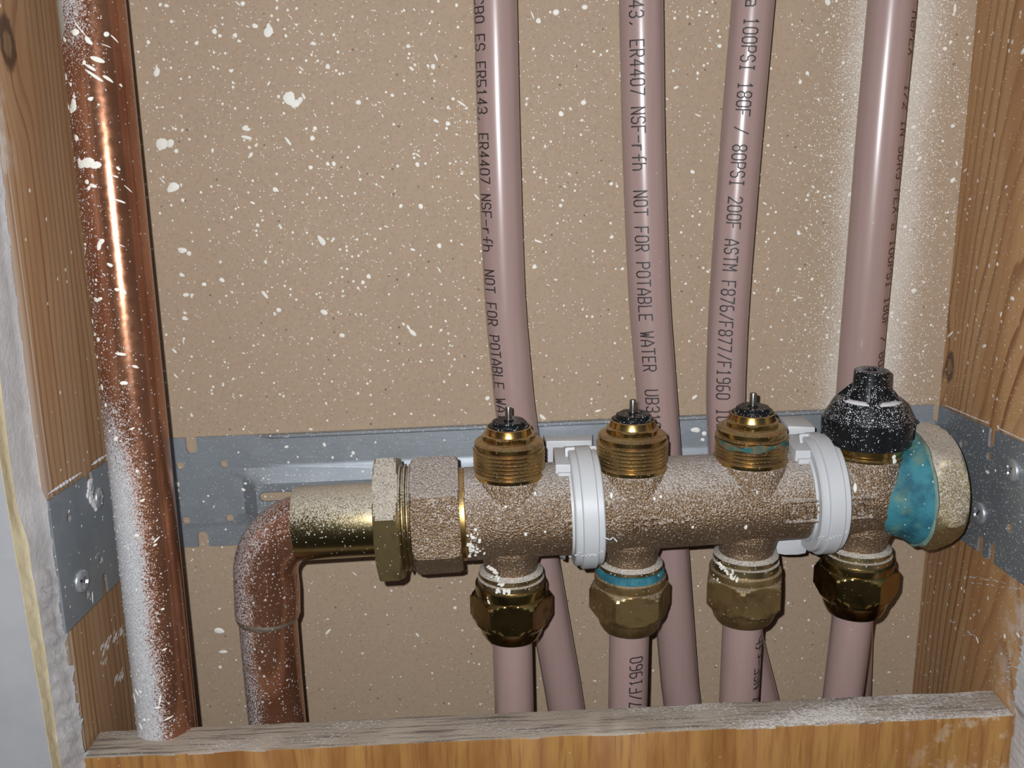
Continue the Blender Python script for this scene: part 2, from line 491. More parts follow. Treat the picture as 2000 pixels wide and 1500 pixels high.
def mat_cast():
    t = NT('cast_bronze')
    nx, ny, nz = t.xyz(t.nor); x, y, z = t.xyz(t.mm())
    n = t.noise(t.pos, 60, 4); g = t.noise(t.pos, 1500, 3, .7); gv, gc = t.vor(t.pos, 1300)
    c = t.mix(n, (0.235, 0.155, 0.092), (0.30, 0.20, 0.122))
    c = t.mix(t.math('MULTIPLY', t.step(g, .42, .66), .65), c, (0.115, 0.068, 0.036))
    up = t.step(t.math('ADD', nz, t.math('MULTIPLY', t.math('SUBTRACT', n, .5), .5)), -.3, 1.0)
    fine = t.noise(t.pos, 1800, 3, .8)
    d = t.math('MULTIPLY', t.step(t.math('ADD', fine, t.math('MULTIPLY', up, .46)), .74, 1.02), .55)
    sp = t.specks(t.pos, 1500, t.math('MULTIPLY_ADD', up, .78, .08), .18, .52)
    sp = t.math('MULTIPLY', t.math('MAXIMUM', sp, t.specks(t.vmath('ADD', t.pos, (3, 3, 3)), 2300, t.math('MULTIPLY_ADD', up, .85, .16), .2, .5)), .82)
    big = t.specks(t.pos, 170, .07, .06, .15)
    w = t.math('MAXIMUM', t.math('MAXIMUM', d, sp), big)
    c = t.mix(w, c, (0.60, 0.575, 0.555))
    return t.set(Base_Color=c, Metallic=t.math('MULTIPLY', t.math('SUBTRACT', 1.0, w), .72), Roughness=t.mixf(w, .38, .85),
                 Normal=t.bump(t.math('ADD', g, t.math('MULTIPLY', gv, .8)), .62, .0007))

def mat_galv():
    t = NT('galvanised_steel')
    d, cc = t.vor(t.pos, 130)
    n = t.noise(t.pos, 35, 3); sc = t.noise(t.comb(t.math('MULTIPLY', t.xyz(t.mm())[0], .25), t.math('MULTIPLY', t.xyz(t.mm())[1], .25), t.math('MULTIPLY', t.xyz(t.mm())[2], 1.2)), 1.0, 3)
    c = t.mix(t.xyz(cc)[0], (0.285, 0.315, 0.345), (0.315, 0.345, 0.375))
    c = t.mix(t.math('MULTIPLY', t.step(n, .45, .7), .3), c, (0.24, 0.255, 0.275))
    nz = t.xyz(t.nor)[2]
    up = t.step(nz, .1, .9)
    w = t.math('MAXIMUM', t.specks(t.pos, 480, t.math('MULTIPLY_ADD', up, .5, .10), .08, .3), t.math('MULTIPLY', t.specks(t.pos, 1300, t.math('MULTIPLY_ADD', up, .5, .22), .12, .42), .7))
    c = t.mix(w, c, (0.74, 0.73, 0.70))
    return t.set(Base_Color=c, Metallic=t.math('MULTIPLY', t.math('SUBTRACT', 1.0, w), .6), Roughness=t.mixf(w, t.mixf(sc, .42, .55), .8), Normal=t.bump(sc, .06, .0004))

def mat_pex():
    t = NT('translucent_pipe')
    n = t.noise(t.comb(t.math('MULTIPLY', t.xyz(t.mm())[0], .4), t.math('MULTIPLY', t.xyz(t.mm())[1], .4), t.math('MULTIPLY', t.xyz(t.mm())[2], .03)), 1.0, 3)
    c = t.mix(n, (0.310, 0.212, 0.194), (0.360, 0.254, 0.236))
    scr = t.step(t.noise(t.comb(t.math('MULTIPLY', t.xyz(t.mm())[0], 3.), t.math('MULTIPLY', t.xyz(t.mm())[1], 3.), t.math('MULTIPLY', t.xyz(t.mm())[2], .12)), 1.0, 2), .72, .8)
    c = t.mix(t.math('MULTIPLY', scr, .3), c, (0.6, 0.5, 0.5))
    c = t.mix(t.math('MULTIPLY', t.specks(t.pos, 500, .03, .05, .18), .8), c, (0.75, 0.7, 0.66))
    t.b.inputs['Subsurface Radius'].default_value = (1.0, .5, .4)
    t.b.inputs['Subsurface Scale'].default_value = 0.003
    return t.set(Base_Color=c, Roughness=.3, Subsurface_Weight=.35, Coat_Weight=.25, Coat_Roughness=.17, Specular_IOR_Level=.5)

def mat_dusty_black(k=1.0):
    t = NT('black_plastic_dusted')
    x, y, z = t.xyz(t.mm()); nz = t.xyz(t.nor)[2]
    up = t.step(nz, -.1, .75)
    sp = t.math('MAXIMUM', t.specks(t.pos, 1700, t.math('MULTIPLY_ADD', up, .55 * k, .10 * k), .14, .46), t.specks(t.vmath('ADD', t.pos, (1, 2, 3)), 2500, t.math('MULTIPLY_ADD', up, .6 * k, .05 * k), .2, .48))
    w = t.math('MULTIPLY', sp, .9)
    c = t.mix(w, (0.0075, 0.008, 0.0095), (0.66, 0.68, 0.70))
    return t.set(Base_Color=c, Roughness=t.mixf(w, .33, .8), Specular_IOR_Level=.3)

def mat_white_plastic():
    t = NT('white_plastic')
    n = t.noise(t.pos, 70, 3)
    c = t.mix(n, (0.47, 0.48, 0.495), (0.54, 0.55, 0.565))
    nz = t.xyz(t.nor)[2]
    d = t.math('MULTIPLY', t.step(t.noise(t.pos, 900, 3), .5, .75), t.step(nz, .6, 1.0))
    c = t.mix(t.math('MULTIPLY', d, .6), c, (0.52, 0.46, 0.41))
    return t.set(Base_Color=c, Roughness=.42, Subsurface_Weight=.1, Subsurface_Scale=.001)

def mat_verdigris():
    t = NT('verdigris_crust')
    n = t.noise(t.pos, 110, 4, .6); g = t.noise(t.pos, 900, 3)
    c = t.mix(t.step(n, .35, .62), (0.009, 0.085, 0.125), (0.032, 0.185, 0.23))
    c = t.mix(t.math('MULTIPLY', t.step(t.noise(t.vmath('ADD', t.pos, (1, 3, 5)), 75, 3), .53, .7), .75), c, (0.16, 0.245, 0.155))
    c = t.mix(t.math('MULTIPLY', t.specks(t.pos, 800, .1, .1, .4), .7), c, (0.6, 0.68, 0.66))
    return t.set(Base_Color=c, Roughness=.75, Normal=t.bump(g, .4, .0005))

def mat_plaster(name, a, b, rough_bump=.6):
    t = NT(name)
    n = t.noise(t.pos, 40, 4, .65); g = t.noise(t.pos, 260, 4, .7)
    c = t.mix(t.step(n, .3, .7), a, b)
    return t.set(Base_Color=c, Roughness=.9, Normal=t.bump(g, rough_bump, .0012))

def mat_board_top():
    t = NT('dusty_board_edge')
    x, y, z = t.xyz(t.mm())
    st = t.noise(t.comb(t.math('MULTIPLY', x, .035), t.math('MULTIPLY', y, .75), t.math('MULTIPLY', z, .3)), 1.0, 3, .6)
    dk = t.step(st, .50, .66)
    fine = t.noise(t.pos, 850, 4, .75)
    c = t.mix(t.noise(t.pos, 70, 3), (0.30, 0.24, 0.185), (0.42, 0.35, 0.285))
    c = t.mix(t.math('MULTIPLY', dk, .85), c, (0.11, 0.085, 0.07))
    pile = t.math('MULTIPLY', t.noise(t.comb(t.math('MULTIPLY', x, .02), t.math('MULTIPLY', y, .08), 0.0), 1.0, 2), t.math('MULTIPLY_ADD', t.step(x, -60, 170), .35, .75))
    w = t.step(t.math('ADD', t.math('MULTIPLY', fine, .7), t.math('MULTIPLY', pile, .62)), .62, .80)
    c = t.mix(t.math('MULTIPLY', w, .9), c, (0.66, 0.615, 0.575))
    return t.set(Base_Color=c, Roughness=.9, Normal=t.bump(t.math('ADD', fine, w), .5, .0008))

def mat_board_front():
    t = NT('amber_board_face')
    x, y, z = t.xyz(t.mm())
    v1 = t.noise(t.comb(t.math('MULTIPLY', x, .11), 0.0, t.math('MULTIPLY', z, .012)), 1.0, 4, .6)
    v2 = t.noise(t.comb(t.math('MULTIPLY', x, .5), 0.0, t.math('MULTIPLY', z, .03)), 1.0, 3, .6)
    v3 = t.noise(t.comb(t.math('MULTIPLY', x, 2.5), 0.0, t.math('MULTIPLY', z, .12)), 1.0, 2)
    c = t.mix(t.step(v1, .35, .68), (0.36, 0.185, 0.052), (0.25, 0.102, 0.027))
    c = t.mix(t.math('MULTIPLY', t.step(v2, .46, .72), .75), c, (0.19, 0.072, 0.019))
    c = t.mix(t.math('MULTIPLY', t.step(v3, .5, .8), .25), c, (0.38, 0.23, 0.095))
    c = t.mix(t.math('MULTIPLY', t.specks(t.pos, 420, .06, .08, .24), .6), c, (0.62, 0.5, 0.34))
    edge = t.math('MULTIPLY', t.step(x, 130, 178), t.step(t.noise(t.pos, 160, 4, .7), .5, .66))
    c = t.mix(t.math('MULTIPLY', edge, .5), c, (0.60, 0.52, 0.42))
    return t.set(Base_Color=c, Roughness=.5, Normal=t.bump(v3, .15, .0004))

M_WHITE = mat_plaster('dried_white_paint', (0.72, 0.70, 0.64), (0.80, 0.78, 0.72), .1)
M_KRAFT = mat_kraft(((P(1730, 100, 416).z, P(1730, 100, 416).x + 0.5), (P(1672, 720, 416).z, P(1672, 720, 416).x + 1.5)))
_kl = PX(15, 84, -159.5); _ln = PX(38, 498, -159.5); _kr = PX(1855, 716, 180)
def _smear_l(t, x, y, z):
    line = t.math('SUBTRACT', 1.0, t.step(t.math('ABSOLUTE', t.math('SUBTRACT', y, _ln.y)), .25, .7))
    edge = t.math('MULTIPLY', t.math('SUBTRACT', 1.0, t.step(y, 328, _ln.y)), .38)
    patch = t.math('MULTIPLY', t.math('MULTIPLY', t.step(z, -24, -12), t.math('SUBTRACT', 1.0, t.step(z, 8, 22))), t.math('MULTIPLY', t.math('SUBTRACT', 1.0, t.step(y, 333, 341)), t.step(t.noise(t.pos, 90, 4), .4, .6)))
    return t.math('MAXIMUM', t.math('MAXIMUM', t.math('MULTIPLY', line, .4), edge), t.math('MULTIPLY', patch, .6))
M_STUD_L = mat_wood('fir_stud_brown', (0.375, 0.225, 0.120), (0.15, 0.068, 0.030), (-176, 250), .235, tilt=(0, .012), knots=((-159.5, _kl.y, _kl.z, 5.5),), white=.25, streak=.45, smear=_smear_l)
def _smear_r(t, x, y, z):
    lowz = t.math('SUBTRACT', 1.0, t.step(z, -215, -165))
    near = t.math('SUBTRACT', 1.0, t.step(y, 328, 352))
    return t.math('MULTIPLY', t.math('MULTIPLY', near, t.step(t.noise(t.pos, 120, 4, .7), .4, .62)), .55)
M_STUD_R = mat_wood('fir_stud_orange', (0.49, 0.278, 0.127), (0.20, 0.078, 0.027), (240, 340), .22, tilt=(.17, 0), knots=((180, _kr.y, _kr.z, 4.2),), white=.45, smear=_smear_r)
M_GALV = mat_galv()
M_CAST = mat_cast()
M_BRASS = mat_brass('bright_brass', stain=.35, dust=.25)
M_BRASS_INSERT = mat_brass('stained_brass', (0.46, 0.31, 0.11), (0.15, 0.08, 0.025), stain=.6, dust=.22, rust=.6, rough=.2)
M_NUT = mat_brass('tarnished_brass', (0.42, 0.31, 0.115), (0.05, 0.036, 0.015), stain=.9, dust=.10, dustlow=.25, rust=.35, rough=.17, nscale=85)
M_NUT_PALE = mat_brass('dusty_nut_brass', (0.43, 0.30, 0.135), (0.10, 0.065, 0.028), stain=.6, dust=.35, dustlow=-.1, rust=.35, rough=.33, metal=.9)
M_HEXDUST = mat_brass('dusty_brass', (0.36, 0.275, 0.125), (0.13, 0.09, 0.04), stain=.5, dust=.85, dustlow=-.6, rust=.2, rough=.33, metal=.85)
M_TAIL = mat_brass('dusted_tube_brass', (0.44, 0.35, 0.16), (0.18, 0.125, 0.05), stain=.35, dust=.8, dustlow=-.6, rust=.1, rough=.2)
M_COLLAR = mat_brass('dusty_collar_brass', (0.40, 0.31, 0.16), (0.18, 0.12, 0.06), stain=.4, dust=1.0, dustlow=-.45, rust=.15, rough=.3)
M_PEX = mat_pex()
M_INK = mat_plain('black_pipe_ink', (0.030, 0.018, 0.020), .55)
M_INK_RED = mat_plain('brown_pipe_ink', (0.095, 0.030, 0.014), .55)
M_BLACK = mat_dusty_black()
M_SEAL = mat_dusty_black(.28)
M_RUBBER = mat_plain('black_seal', (0.010, 0.010, 0.010), .35)
M_STEEL = mat_plain('steel_pin', (0.30, 0.29, 0.27), .28, 1.0)
M_ZINC = mat_plain('zinc_screw', (0.50, 0.52, 0.54), .36, .7)
M_SLOT_SHADE = mat_plain('slot_shade', (0.05, 0.052, 0.055), .4, .6)  # dark tone that paints shade into the screw slots
M_PLASTIC = mat_white_plastic()
M_VERD = mat_verdigris()
M_PAINTWALL = mat_plaster('painted_wall', (0.32, 0.32, 0.333), (0.36, 0.36, 0.373), .08)
M_PAPER = mat_plaster('cream_board_paper', (0.55, 0.46, 0.28), (0.62, 0.54, 0.36), .25)
M_GYPSUM = mat_plaster('torn_gypsum', (0.50, 0.485, 0.49), (0.60, 0.585, 0.59), .35)
M_STICKER = mat_plaster('white_sticker', (0.62, 0.58, 0.50), (0.74, 0.71, 0.63), .1)

# ---------------------------------------------------------------- the setting
WALL_Y, FRONT_Y, XL, XR = 416.0, 327.0, -159.5, 180.0
ZB, ZT = -330.0, 190.0
bm = bmesh.new()
box(bm, (XL - 38, WALL_Y, ZB), (XR + 38, WALL_Y + 12, ZT))
wall = tag(obj('wall_back', bm, M_KRAFT, smooth=0, base=Vector((10, WALL_Y, ZB))), 'brown panel wall behind the pipes, spattered with white paint', 'wall', kind='structure')

rnd = random.Random(5)
bm = bmesh.new()
wsurf = lambda u, v, dr: Vector((u, WALL_Y - .02 - dr, v))
def wall_px(px, py): q = P(px, py, WALL_Y); return q.x, q.z
for px, py, r, st, an in ((565, 192, 12, 1.1, .3), (577, 203, 8, 1, 0), (586, 196, 6, 1, 0), (524, 62, 9, 1.2, 1.3), (524, 50, 4, 1.3, 1.2), (316, 281, 11, 1.25, 0), (332, 280, 8, 1, 0), (344, 295, 4.5, 1, 0),
                          (338, 366, 10, 1.35, .6), (357, 391, 4, 1, 0), (306, 141, 7, 1.1, 1.4), (306, 131, 2.5, 2, 1.5), (335, 42, 3.5, 1, 0), (325, 11, 4, 1, 0), (313, 9, 3.5, 1, 0), (384, 84, 4, 1, 0), (474, 7, 4.5, 1, 0),
                          (459, 69, 4.5, 1, 0), (467, 80, 3.5, 1, 0), (479, 250, 6, 1, 0), (356, 489, 7, 1.2, -.4), (369, 495, 5, 1, 0), (355, 537, 4.5, 1.3, -.3), (363, 576, 5, 1.3, 0), (375, 576, 3.5, 1, 0), (361, 611, 3.5, 1, 0), (361, 622, 5, 1.2, 0),
                          (343, 252, 3, 1, 0), (338, 250, 2.5, 1, 0), (485, 253, 4, 1, 0), (490, 302, 4, 1.3, 1), (415, 294, 3.5, 1.3, 1), (487, 288, 3.5, 1, 0), (806, 650, 6, 1.5, -.7), (798, 640, 4, 1.6, -.8), (788, 633, 3, 1.4, -.7),
                          (628, 470, 7, 1.8, -1.0), (668, 655, 5, 1, 0), (633, 610, 6, 1.4, -.5), (720, 540, 5, 1, 0), (700, 200, 5, 1.1, 0), (858, 480, 5, 1, 0), (846, 130, 5, 1, 0), (640, 130, 5, 1, .3), (612, 85, 4.5, 1.2, .3), (610, 270, 5, 1, .2), (652, 320, 4.5, 1, .2),
                          (428, 1232, 8, 1.6, 0), (436, 1273, 5, 2.2, .1), (430, 1303, 4, 1, 0), (1060, 815, 5, 1.8, -.7), (952, 778, 5, 1, 0), (1086, 24, 6, 1, 0), (640, 320, 4, 1, .1), (1044, 521, 5, 1, 0), (1194, 359, 4, 1, 0), (1142, 14, 5, 1.2, .2),
                          (1617, 4, 6, 1, 0), (1563, 160, 4, 1, 0), (1577, 143, 4, 1, 0), (1560, 455, 4.5, 1, 0), (1865, 17, 4.5, 2, 1.5), (1846, 95, 4, 1.1, .3), (1861, 246, 4, 1, 0), (1861, 352, 5, 1, 0), (1796, 310, 4, 1.5, .7), (1768, 443, 4, 1, 0), (1660, 380, 4, 1.3, 1)):
    u, v = wall_px(px, py); blob(bm, wsurf, u, v, r * .2, rnd, st, an, .25)
n = 0
while n < 2100:
    px, py = rnd.uniform(240, 1900), rnd.uniform(-40, 1400)
    d = 0.22
    if 420 < px < 960 and py < 780: d = 1.0 if py < 560 else .7
    elif py < 800: d = .5 if px > 960 else .38
    elif py > 1080: d = .2
    if rnd.random() > d: continue
    n += 1
    r = min(5.0, 1.15 * math.exp(rnd.gauss(0, .55)))
    st = 1.0 if rnd.random() < .72 else rnd.uniform(1.4, 3.0)
    u, v = wall_px(px, py); blob(bm, wsurf, u, v, r * .2, rnd, st, rnd.uniform(-1.3, -.3) if rnd.random() < .7 else rnd.uniform(0, 3.1), .1, 6 if r < 2 else 9)
tag(obj('paint_spatter', bm, M_WHITE, wall), 'white paint spatter on the brown panel', kind='stuff')

def stud(name, x0, x1, m, label):
    bm = bmesh.new(); box(bm, (x0, FRONT_Y, ZB), (x1, WALL_Y, ZT), 1.2)
    return tag(obj(name, bm, m, base=Vector(((x0 + x1) / 2, 370, ZB))), label, 'stud')
stud_l = stud('wooden_stud', XL - 38, XL, M_STUD_L, 'brown wooden stud left of the tall copper pipe, dark knot high up')
stud_r = stud('wooden_stud', XR, XR + 38, M_STUD_R, 'orange-brown wooden stud on the right side, with flame grain and a small round knot')

# paint flecks on the right stud
bm = bmesh.new()
for px, py, r, st, an in ((1856, 653, 5, 3, .6), (1922, 676, 5, 2, .25), (1948, 516, 4, 1, 0), (1946, 493, 3, 1.2, 0), (1977, 583, 5, 1.8, 0), (1885, 333, 3, 3, .5), (1912, 62, 3, 2, .4), (1894, 389, 3, 2.4, .5), (1965, 365, 3, 2, .5), (1998, 100, 6, 1.4, .5), (1955, 614, 3, 2, 1.2), (1962, 1243, 5, 1, .5), (1909, 1250, 3, 3, -.6), (1817, 1243, 2, 1, 0), (1878, 1149, 3, 1, 0), (1988, 1240, 5, 1.4, 0)):
    q = PX(px, py, XR); blob(bm, lambda u, v, dr: Vector((XR - .02 - dr, u, v)), q.y, q.z, r * .19, rnd, st, pi - an, .15)
for k in range(120):
    y, z = rnd.uniform(330, 414), rnd.uniform(-250, 60)
    blob(bm, lambda u, v, dr: Vector((XR - .02 - dr, u, v)), y, z, min(.7, .22 * math.exp(rnd.gauss(0, .5))), rnd, 1.0, 0, .1, 6)
tag(obj('paint_spatter', bm, M_WHITE, stud_r), 'white paint flecks on the stud', kind='stuff')
# scraped chalky marks on the left stud
bm = bmesh.new()
def scratch(x, sgn, p0, p1, w, n):
    for i in range(n):
        t0 = rnd.random(); px = lerp(p0[0], p1[0], t0) + rnd.gauss(0, w); py = lerp(p0[1], p1[1], t0) + rnd.gauss(0, w * .5)
        q = PX(px, py, x); blob(bm, lambda u, v, dr: Vector((x + sgn * (.02 + dr), u, v)), q.y, q.z, rnd.uniform(.2, .55), rnd, rnd.uniform(2, 4.5), .75 if sgn > 0 else rnd.uniform(2.6, 2.95), .06, 6)
scratch(XL, 1, (195, 1265), (240, 1232), 6, 34); scratch(XL, 1, (222, 1335), (246, 1312), 5, 16); scratch(XL, 1, (206, 1275), (200, 1300), 5, 10)
tag(obj('chalk_scrape', bm, M_GYPSUM, stud_l), 'whitish scrape marks low on the stud', kind='stuff')
bm = bmesh.new()
scratch(XR, -1, (1893, 1126), (1966, 1138), 2, 12); scratch(XR, -1, (1893, 1137), (1990, 1150), 1.5, 14); scratch(XR, -1, (1856, 1210), (1912, 1250), 1.5, 9); scratch(XR, -1, (1965, 1330), (1975, 1270), 5, 16)
tag(obj('chalk_scrape', bm, M_GYPSUM, stud_r), 'pale scrape marks low on the stud', kind='stuff')

# drywall beside the opening
FE = [(-200, -176), (897, 0), (982, 14), (1065, 28), (1149, 43), (1272, 63), (1374, 82), (1497, 102), (1620, 123)]
ME = [(-200, -117), (372, -46), (820, 7), (910, 18), (1000, 32), (1045, 48), (1065, 53), (1110, 58), (1137, 64), (1200, 74), (1260, 84), (1350, 96), (1497, 117), (1620, 135)]
CE = [(-200, -56), (372, 4), (552, 23), (578, 27), (812, 56), (838, 61), (946, 72), (978, 88), (1072, 99), (1110, 105), (1230, 118), (1305, 132), (1395, 150), (1470, 161), (1620, 182)]
D_F, D_M, D_C = 303.0, 309.5, 326.8
rows = list(range(-260, 1640, 12))
bm = bmesh.new()
fr_, bk_ = [], []
for py in rows:
    a = P(interp(FE, py), py, D_F)
    fr_.append((bm.verts.new((XL - 150, D_F, a.z)), bm.verts.new(a)))
    bk_.append((bm.verts.new((XL - 150, D_C, a.z)), bm.verts.new((a.x - 6, D_C, a.z))))
for i in range(len(rows) - 1):
    bm.faces.new((fr_[i][0], fr_[i + 1][0], fr_[i + 1][1], fr_[i][1]))
    bm.faces.new((bk_[i][0], bk_[i][1], bk_[i + 1][1], bk_[i + 1][0]))
    bm.faces.new((fr_[i][1], fr_[i + 1][1], bk_[i + 1][1], bk_[i][1]))
    bm.faces.new((fr_[i][0], bk_[i][0], bk_[i + 1][0], fr_[i + 1][0]))
for i in (0, -1): bm.faces.new((fr_[i][0], fr_[i][1], bk_[i][1], bk_[i][0]))
wl = tag(obj('wall_left', bm, M_PAINTWALL, smooth=0, base=Vector((XL - 80, D_F, ZB))), 'grey painted drywall left of the opening', 'wall', kind='structure')
def strip(edge0, d0, edge1, d1, nc, amp, rag, seed, rows, thick=1.0):
    """a band between two traced edges at their own depths, roughened outward"""
    rr = random.Random(seed)
    bm = bmesh.new(); grid = []
    ph = [rr.uniform(0, 6.3) for _ in range(8)]
    for i, py in enumerate(rows):
        a = P(interp(edge0, py), py, d0); b = P(interp(edge1, py), py, d1)
        am, rg = amp(py), rag(py)
        row = []
        for k in range(nc + 1):
            t = k / nc
            q = a.lerp(b, t)
            bump = am * (rr.gauss(0, .35) + .5 * sin(q.z * .31 + ph[0] + 4 * t) + .4 * sin(q.z * .83 + ph[1] + 7 * t) + .5)
            q.x += bump * sin(pi * min(max(t, .1), .92))
            if k == nc:
                e = rg * max(0, rr.gauss(0, .22) + .5 * sin(q.z * .37 + ph[2]) + .35 * sin(q.z * .9 + ph[3]) + .2)
                q.y += e; q.x += .5
            row.append(bm.verts.new(q))
        row.append(bm.verts.new(row[-1].co + Vector((-thick, 0, 0))))
        row.append(bm.verts.new(row[0].co + Vector((-thick, .3, 0))))
        grid.append(row)
    m = len(grid[0])
    for A, B in zip(grid[:-1], grid[1:]):
        for k in range(m): bm.faces.new((A[k], A[(k + 1) % m], B[(k + 1) % m], B[k]))
    bm.faces.new(grid[0]); bm.faces.new(grid[-1])
    return bm
r2 = list(range(-260, 1640, 4))
obj('paper_edge', strip(FE, D_F - .1, ME, D_M, 5, lambda y: .12 if y < 1100 else .25, lambda y: .2, 3, r2), M_PAPER, wl, 60)['label'] = 'cream paper layer at the cut edge'
obj('plaster_edge', strip(ME, D_M - .4, CE, D_C, 8, lambda y: .12 if y < 1108 else .75, lambda y: 1.0 if y < 950 else (.7 if y < 1120 else 3.2), 4, r2), M_GYPSUM, wl, 70)['label'] = 'torn whitish plaster edge, rough lower down'
# right side: plaster edge of the drywall there
RC = [(-200, 2205), (1290, 1997), (1312, 1993), (1340, 1990), (1374, 1985), (1394, 1991), (1444, 1983), (1496, 1978), (1640, 1958)]
bm = bmesh.new()
box(bm, (XR + 3, D_F, ZB), (XR + 150, D_C, ZT), .8)
wr = tag(obj('wall_right', bm, M_PAINTWALL, smooth=0, base=Vector((XR + 80, D_F, ZB))), 'drywall right of the opening', 'wall', kind='structure')
rr = random.Random(8)
bm = bmesh.new(); grid = []
for py in range(700, 1640, 4):
    a = P(interp(RC, py), py, D_C - .3)
    e = 1.6 * abs(rr.gauss(0, .6) + .5 * sin(py * .09) + .5 * sin(py * .21))
    row = []
    for k in range(7):
        t = k / 6
        row.append(bm.verts.new((a.x - 0.4 + t * 1.2 - .9 * sin(pi * t) * rr.uniform(.3, 1) , lerp(D_C + e, D_F - .2, t), a.z)))
    row.append(bm.verts.new((XR + 4, D_F - .2, a.z))); row.append(bm.verts.new((XR + 4, D_C - .1, a.z)))
    grid.append(row)
m = len(grid[0])
for A, B in zip(grid[:-1], grid[1:]):
    for k in range(m): bm.faces.new((A[k], A[(k + 1) % m], B[(k + 1) % m], B[k]))
bm.faces.new(grid[0]); bm.faces.new(grid[-1])
obj('plaster_edge', bm, M_GYPSUM, wr, 70)['label'] = 'torn white plaster edge'

# ---------------------------------------------------------------- board across the bottom
FL, FR = P(164, 1481, FRONT_Y), P(1987, 1397.5, FRONT_Y)
FL.x = XL + 1.2; FR.x = XR - .4
TH = 17.0
bm = bmesh.new()
low = Vector((0, 0, -88)); back = Vector((0, TH, 0))
hexa(bm, [FL + low, FR + low, FR + low + back, FL + low + back, FL, FR, FR + back, FL + back], .7)
# wear along the edges
es = [e for e in bm.edges if e.calc_length() > 100]
bmesh.ops.subdivide_edges(bm, edges=es, cuts=70, use_grid_fill=True)
rb = random.Random(3)
for v in bm.verts:
    v.co += Vector((0, rb.gauss(0, .09), rb.gauss(0, .1)))
for f in bm.faces:
    f.normal_update(); f.material_index = 1 if abs(f.normal.z) > .45 else 0
board = tag(obj('wooden_board', bm, [mat_board_front(), mat_board_top()], smooth=40, base=Vector((10, 335, -300))), 'amber wooden board across the bottom, white dust on its top edge', 'board')

# ---------------------------------------------------------------- galvanised bracket, cut flat and then folded into the bay
PL_Y = 414.6                                    # face of the sheet on the wall
zt = lambda x: lerp(P(335, 856, PL_Y).z, P(1826, 790, PL_Y).z, (x - P(335, 856, PL_Y).x) / (P(1826, 790, PL_Y).x - P(335, 856, PL_Y).x))
X0, X1 = XL + 1.0, XR - 1.0
HT = 49.6
def flat(px, py, side):
    """photo pixel on one face of the bracket -> flat sheet coordinates (s, height under the top edge)"""
    if side == 'w':
        q = P(px, py, PL_Y); return Vector((q.x, q.z - zt(q.x)))
    q = PX(px, py, X0 if side == 'l' else X1)
    d = PL_Y - q.y
    if side == 'l': return Vector((X0 - d, q.z - (zt(X0) + d * .066)))
    return Vector((X1 + d, q.z - (zt(X1) + d * .088)))
SL, SR = X0 - 87.0, X1 + 87.5
def notch(s, depth, w, top):
    r = w / 2
    pts = []
    zb = -depth + r if top else -HT + depth - r
    z0 = 0.0 if top else -HT
    a = [(s - r, z0), (s - r, zb)]
    for k in range(1, 6):
        th = pi * k / 6
        a.append((s - r * cos(th), zb - r * sin(th) if top else zb + r * sin(th)))
    a += [(s + r, zb), (s + r, z0)]
    return a if top else a[::-1]
tops = [(flat(172, 930, 'l').x, 8.5), (X0 - 0.2, 7), (flat(374, 870, 'w').x, 7.2), (X1 + .5, 7.6), (flat(1939, 852, 'r').x, 7.4)]
bots = [(flat(203, 1140, 'l').x, 8.5), (X0 - .2, 7), (flat(397, 1050, 'w').x, 7.2), (flat(1918, 1050, 'r').x, 7.4), (X1 + 60, 7.4)]
outline = [(SL, 0)]
for s, d in tops: outline += notch(s, d, 4.6, True)
outline += [(SR, 0), (SR, -HT)]
for s, d in sorted(bots, reverse=True): outline += notch(s, d, 4.6, False)
outline += [(SL, -HT)]
holes = [(flat(353, 909, 'w'), 1.75), (flat(438, 906, 'w'), 1.75), (flat(364, 1016, 'w'), 1.75), (flat(449, 1011, 'w'), 1.75),
         (flat(132, 1012, 'l'), 1.8), (flat(195, 1093, 'l'), 1.8), (flat(1880, 866, 'r'), 1.8), (flat(1933, 891, 'r'), 1.9), (flat(1973, 1031, 'r'), 2.0)]
holes += [(Vector((X1 + 40, -41)), 1.8), (Vector((SL + 20, -43)), 1.8)]
cu = bpy.data.curves.new('sheet', 'CURVE'); cu.dimensions = '2D'; cu.fill_mode = 'BOTH'; cu.extrude = 0.5
def spl(pts):
    sp = cu.splines.new('POLY'); sp.points.add(len(pts) - 1); sp.use_cyclic_u = True
    for q, (a, b) in zip(sp.points, pts): q.co = (a, b, 0, 1)
spl(outline)
for c, r in holes: spl([(c.x + r * cos(2 * pi * k / 16), c.y + r * sin(2 * pi * k / 16)) for k in range(16)])
# rib field and the slot in it
RX0, RX1, RZ0, RZ1 = flat(474, 930, 'w').x, X1 - 12, flat(520, 912, 'w').y, -HT + 9
sl = flat(545, 963, 'w')
slot = []
for k in range(9): th = pi / 2 + pi * k / 8; slot.append((sl.x - 5.5 + 2.1 * cos(th), sl.y + 2.1 * sin(th)))
for k in range(9): th = -pi / 2 + pi * k / 8; slot.append((sl.x + 7 + 2.1 * cos(th), sl.y + 2.1 * sin(th)))
spl(slot)
co = bpy.data.objects.new('sheet', cu); COL.objects.link(co)
dg = bpy.context.evaluated_depsgraph_get()
me = bpy.data.meshes.new_from_object(co.evaluated_get(dg))
bm = bmesh.new(); bm.from_mesh(me)
bpy.data.objects.remove(co); bpy.data.curves.remove(cu); bpy.data.meshes.remove(me)
BR = 1.6
cuts = [X0 + BR * k for k in (-1.2, -.4, .4, 1.2)] + [X1 + BR * k for k in (-1.2, -.4, .4, 1.2)]
RIN = 6.2
for s in cuts + [RX0, RX0 + RIN]:
    bmesh.ops.bisect_plane(bm, geom=bm.verts[:] + bm.edges[:] + bm.faces[:], plane_co=(s, 0, 0), plane_no=(1, 0, 0), dist=1e-4)
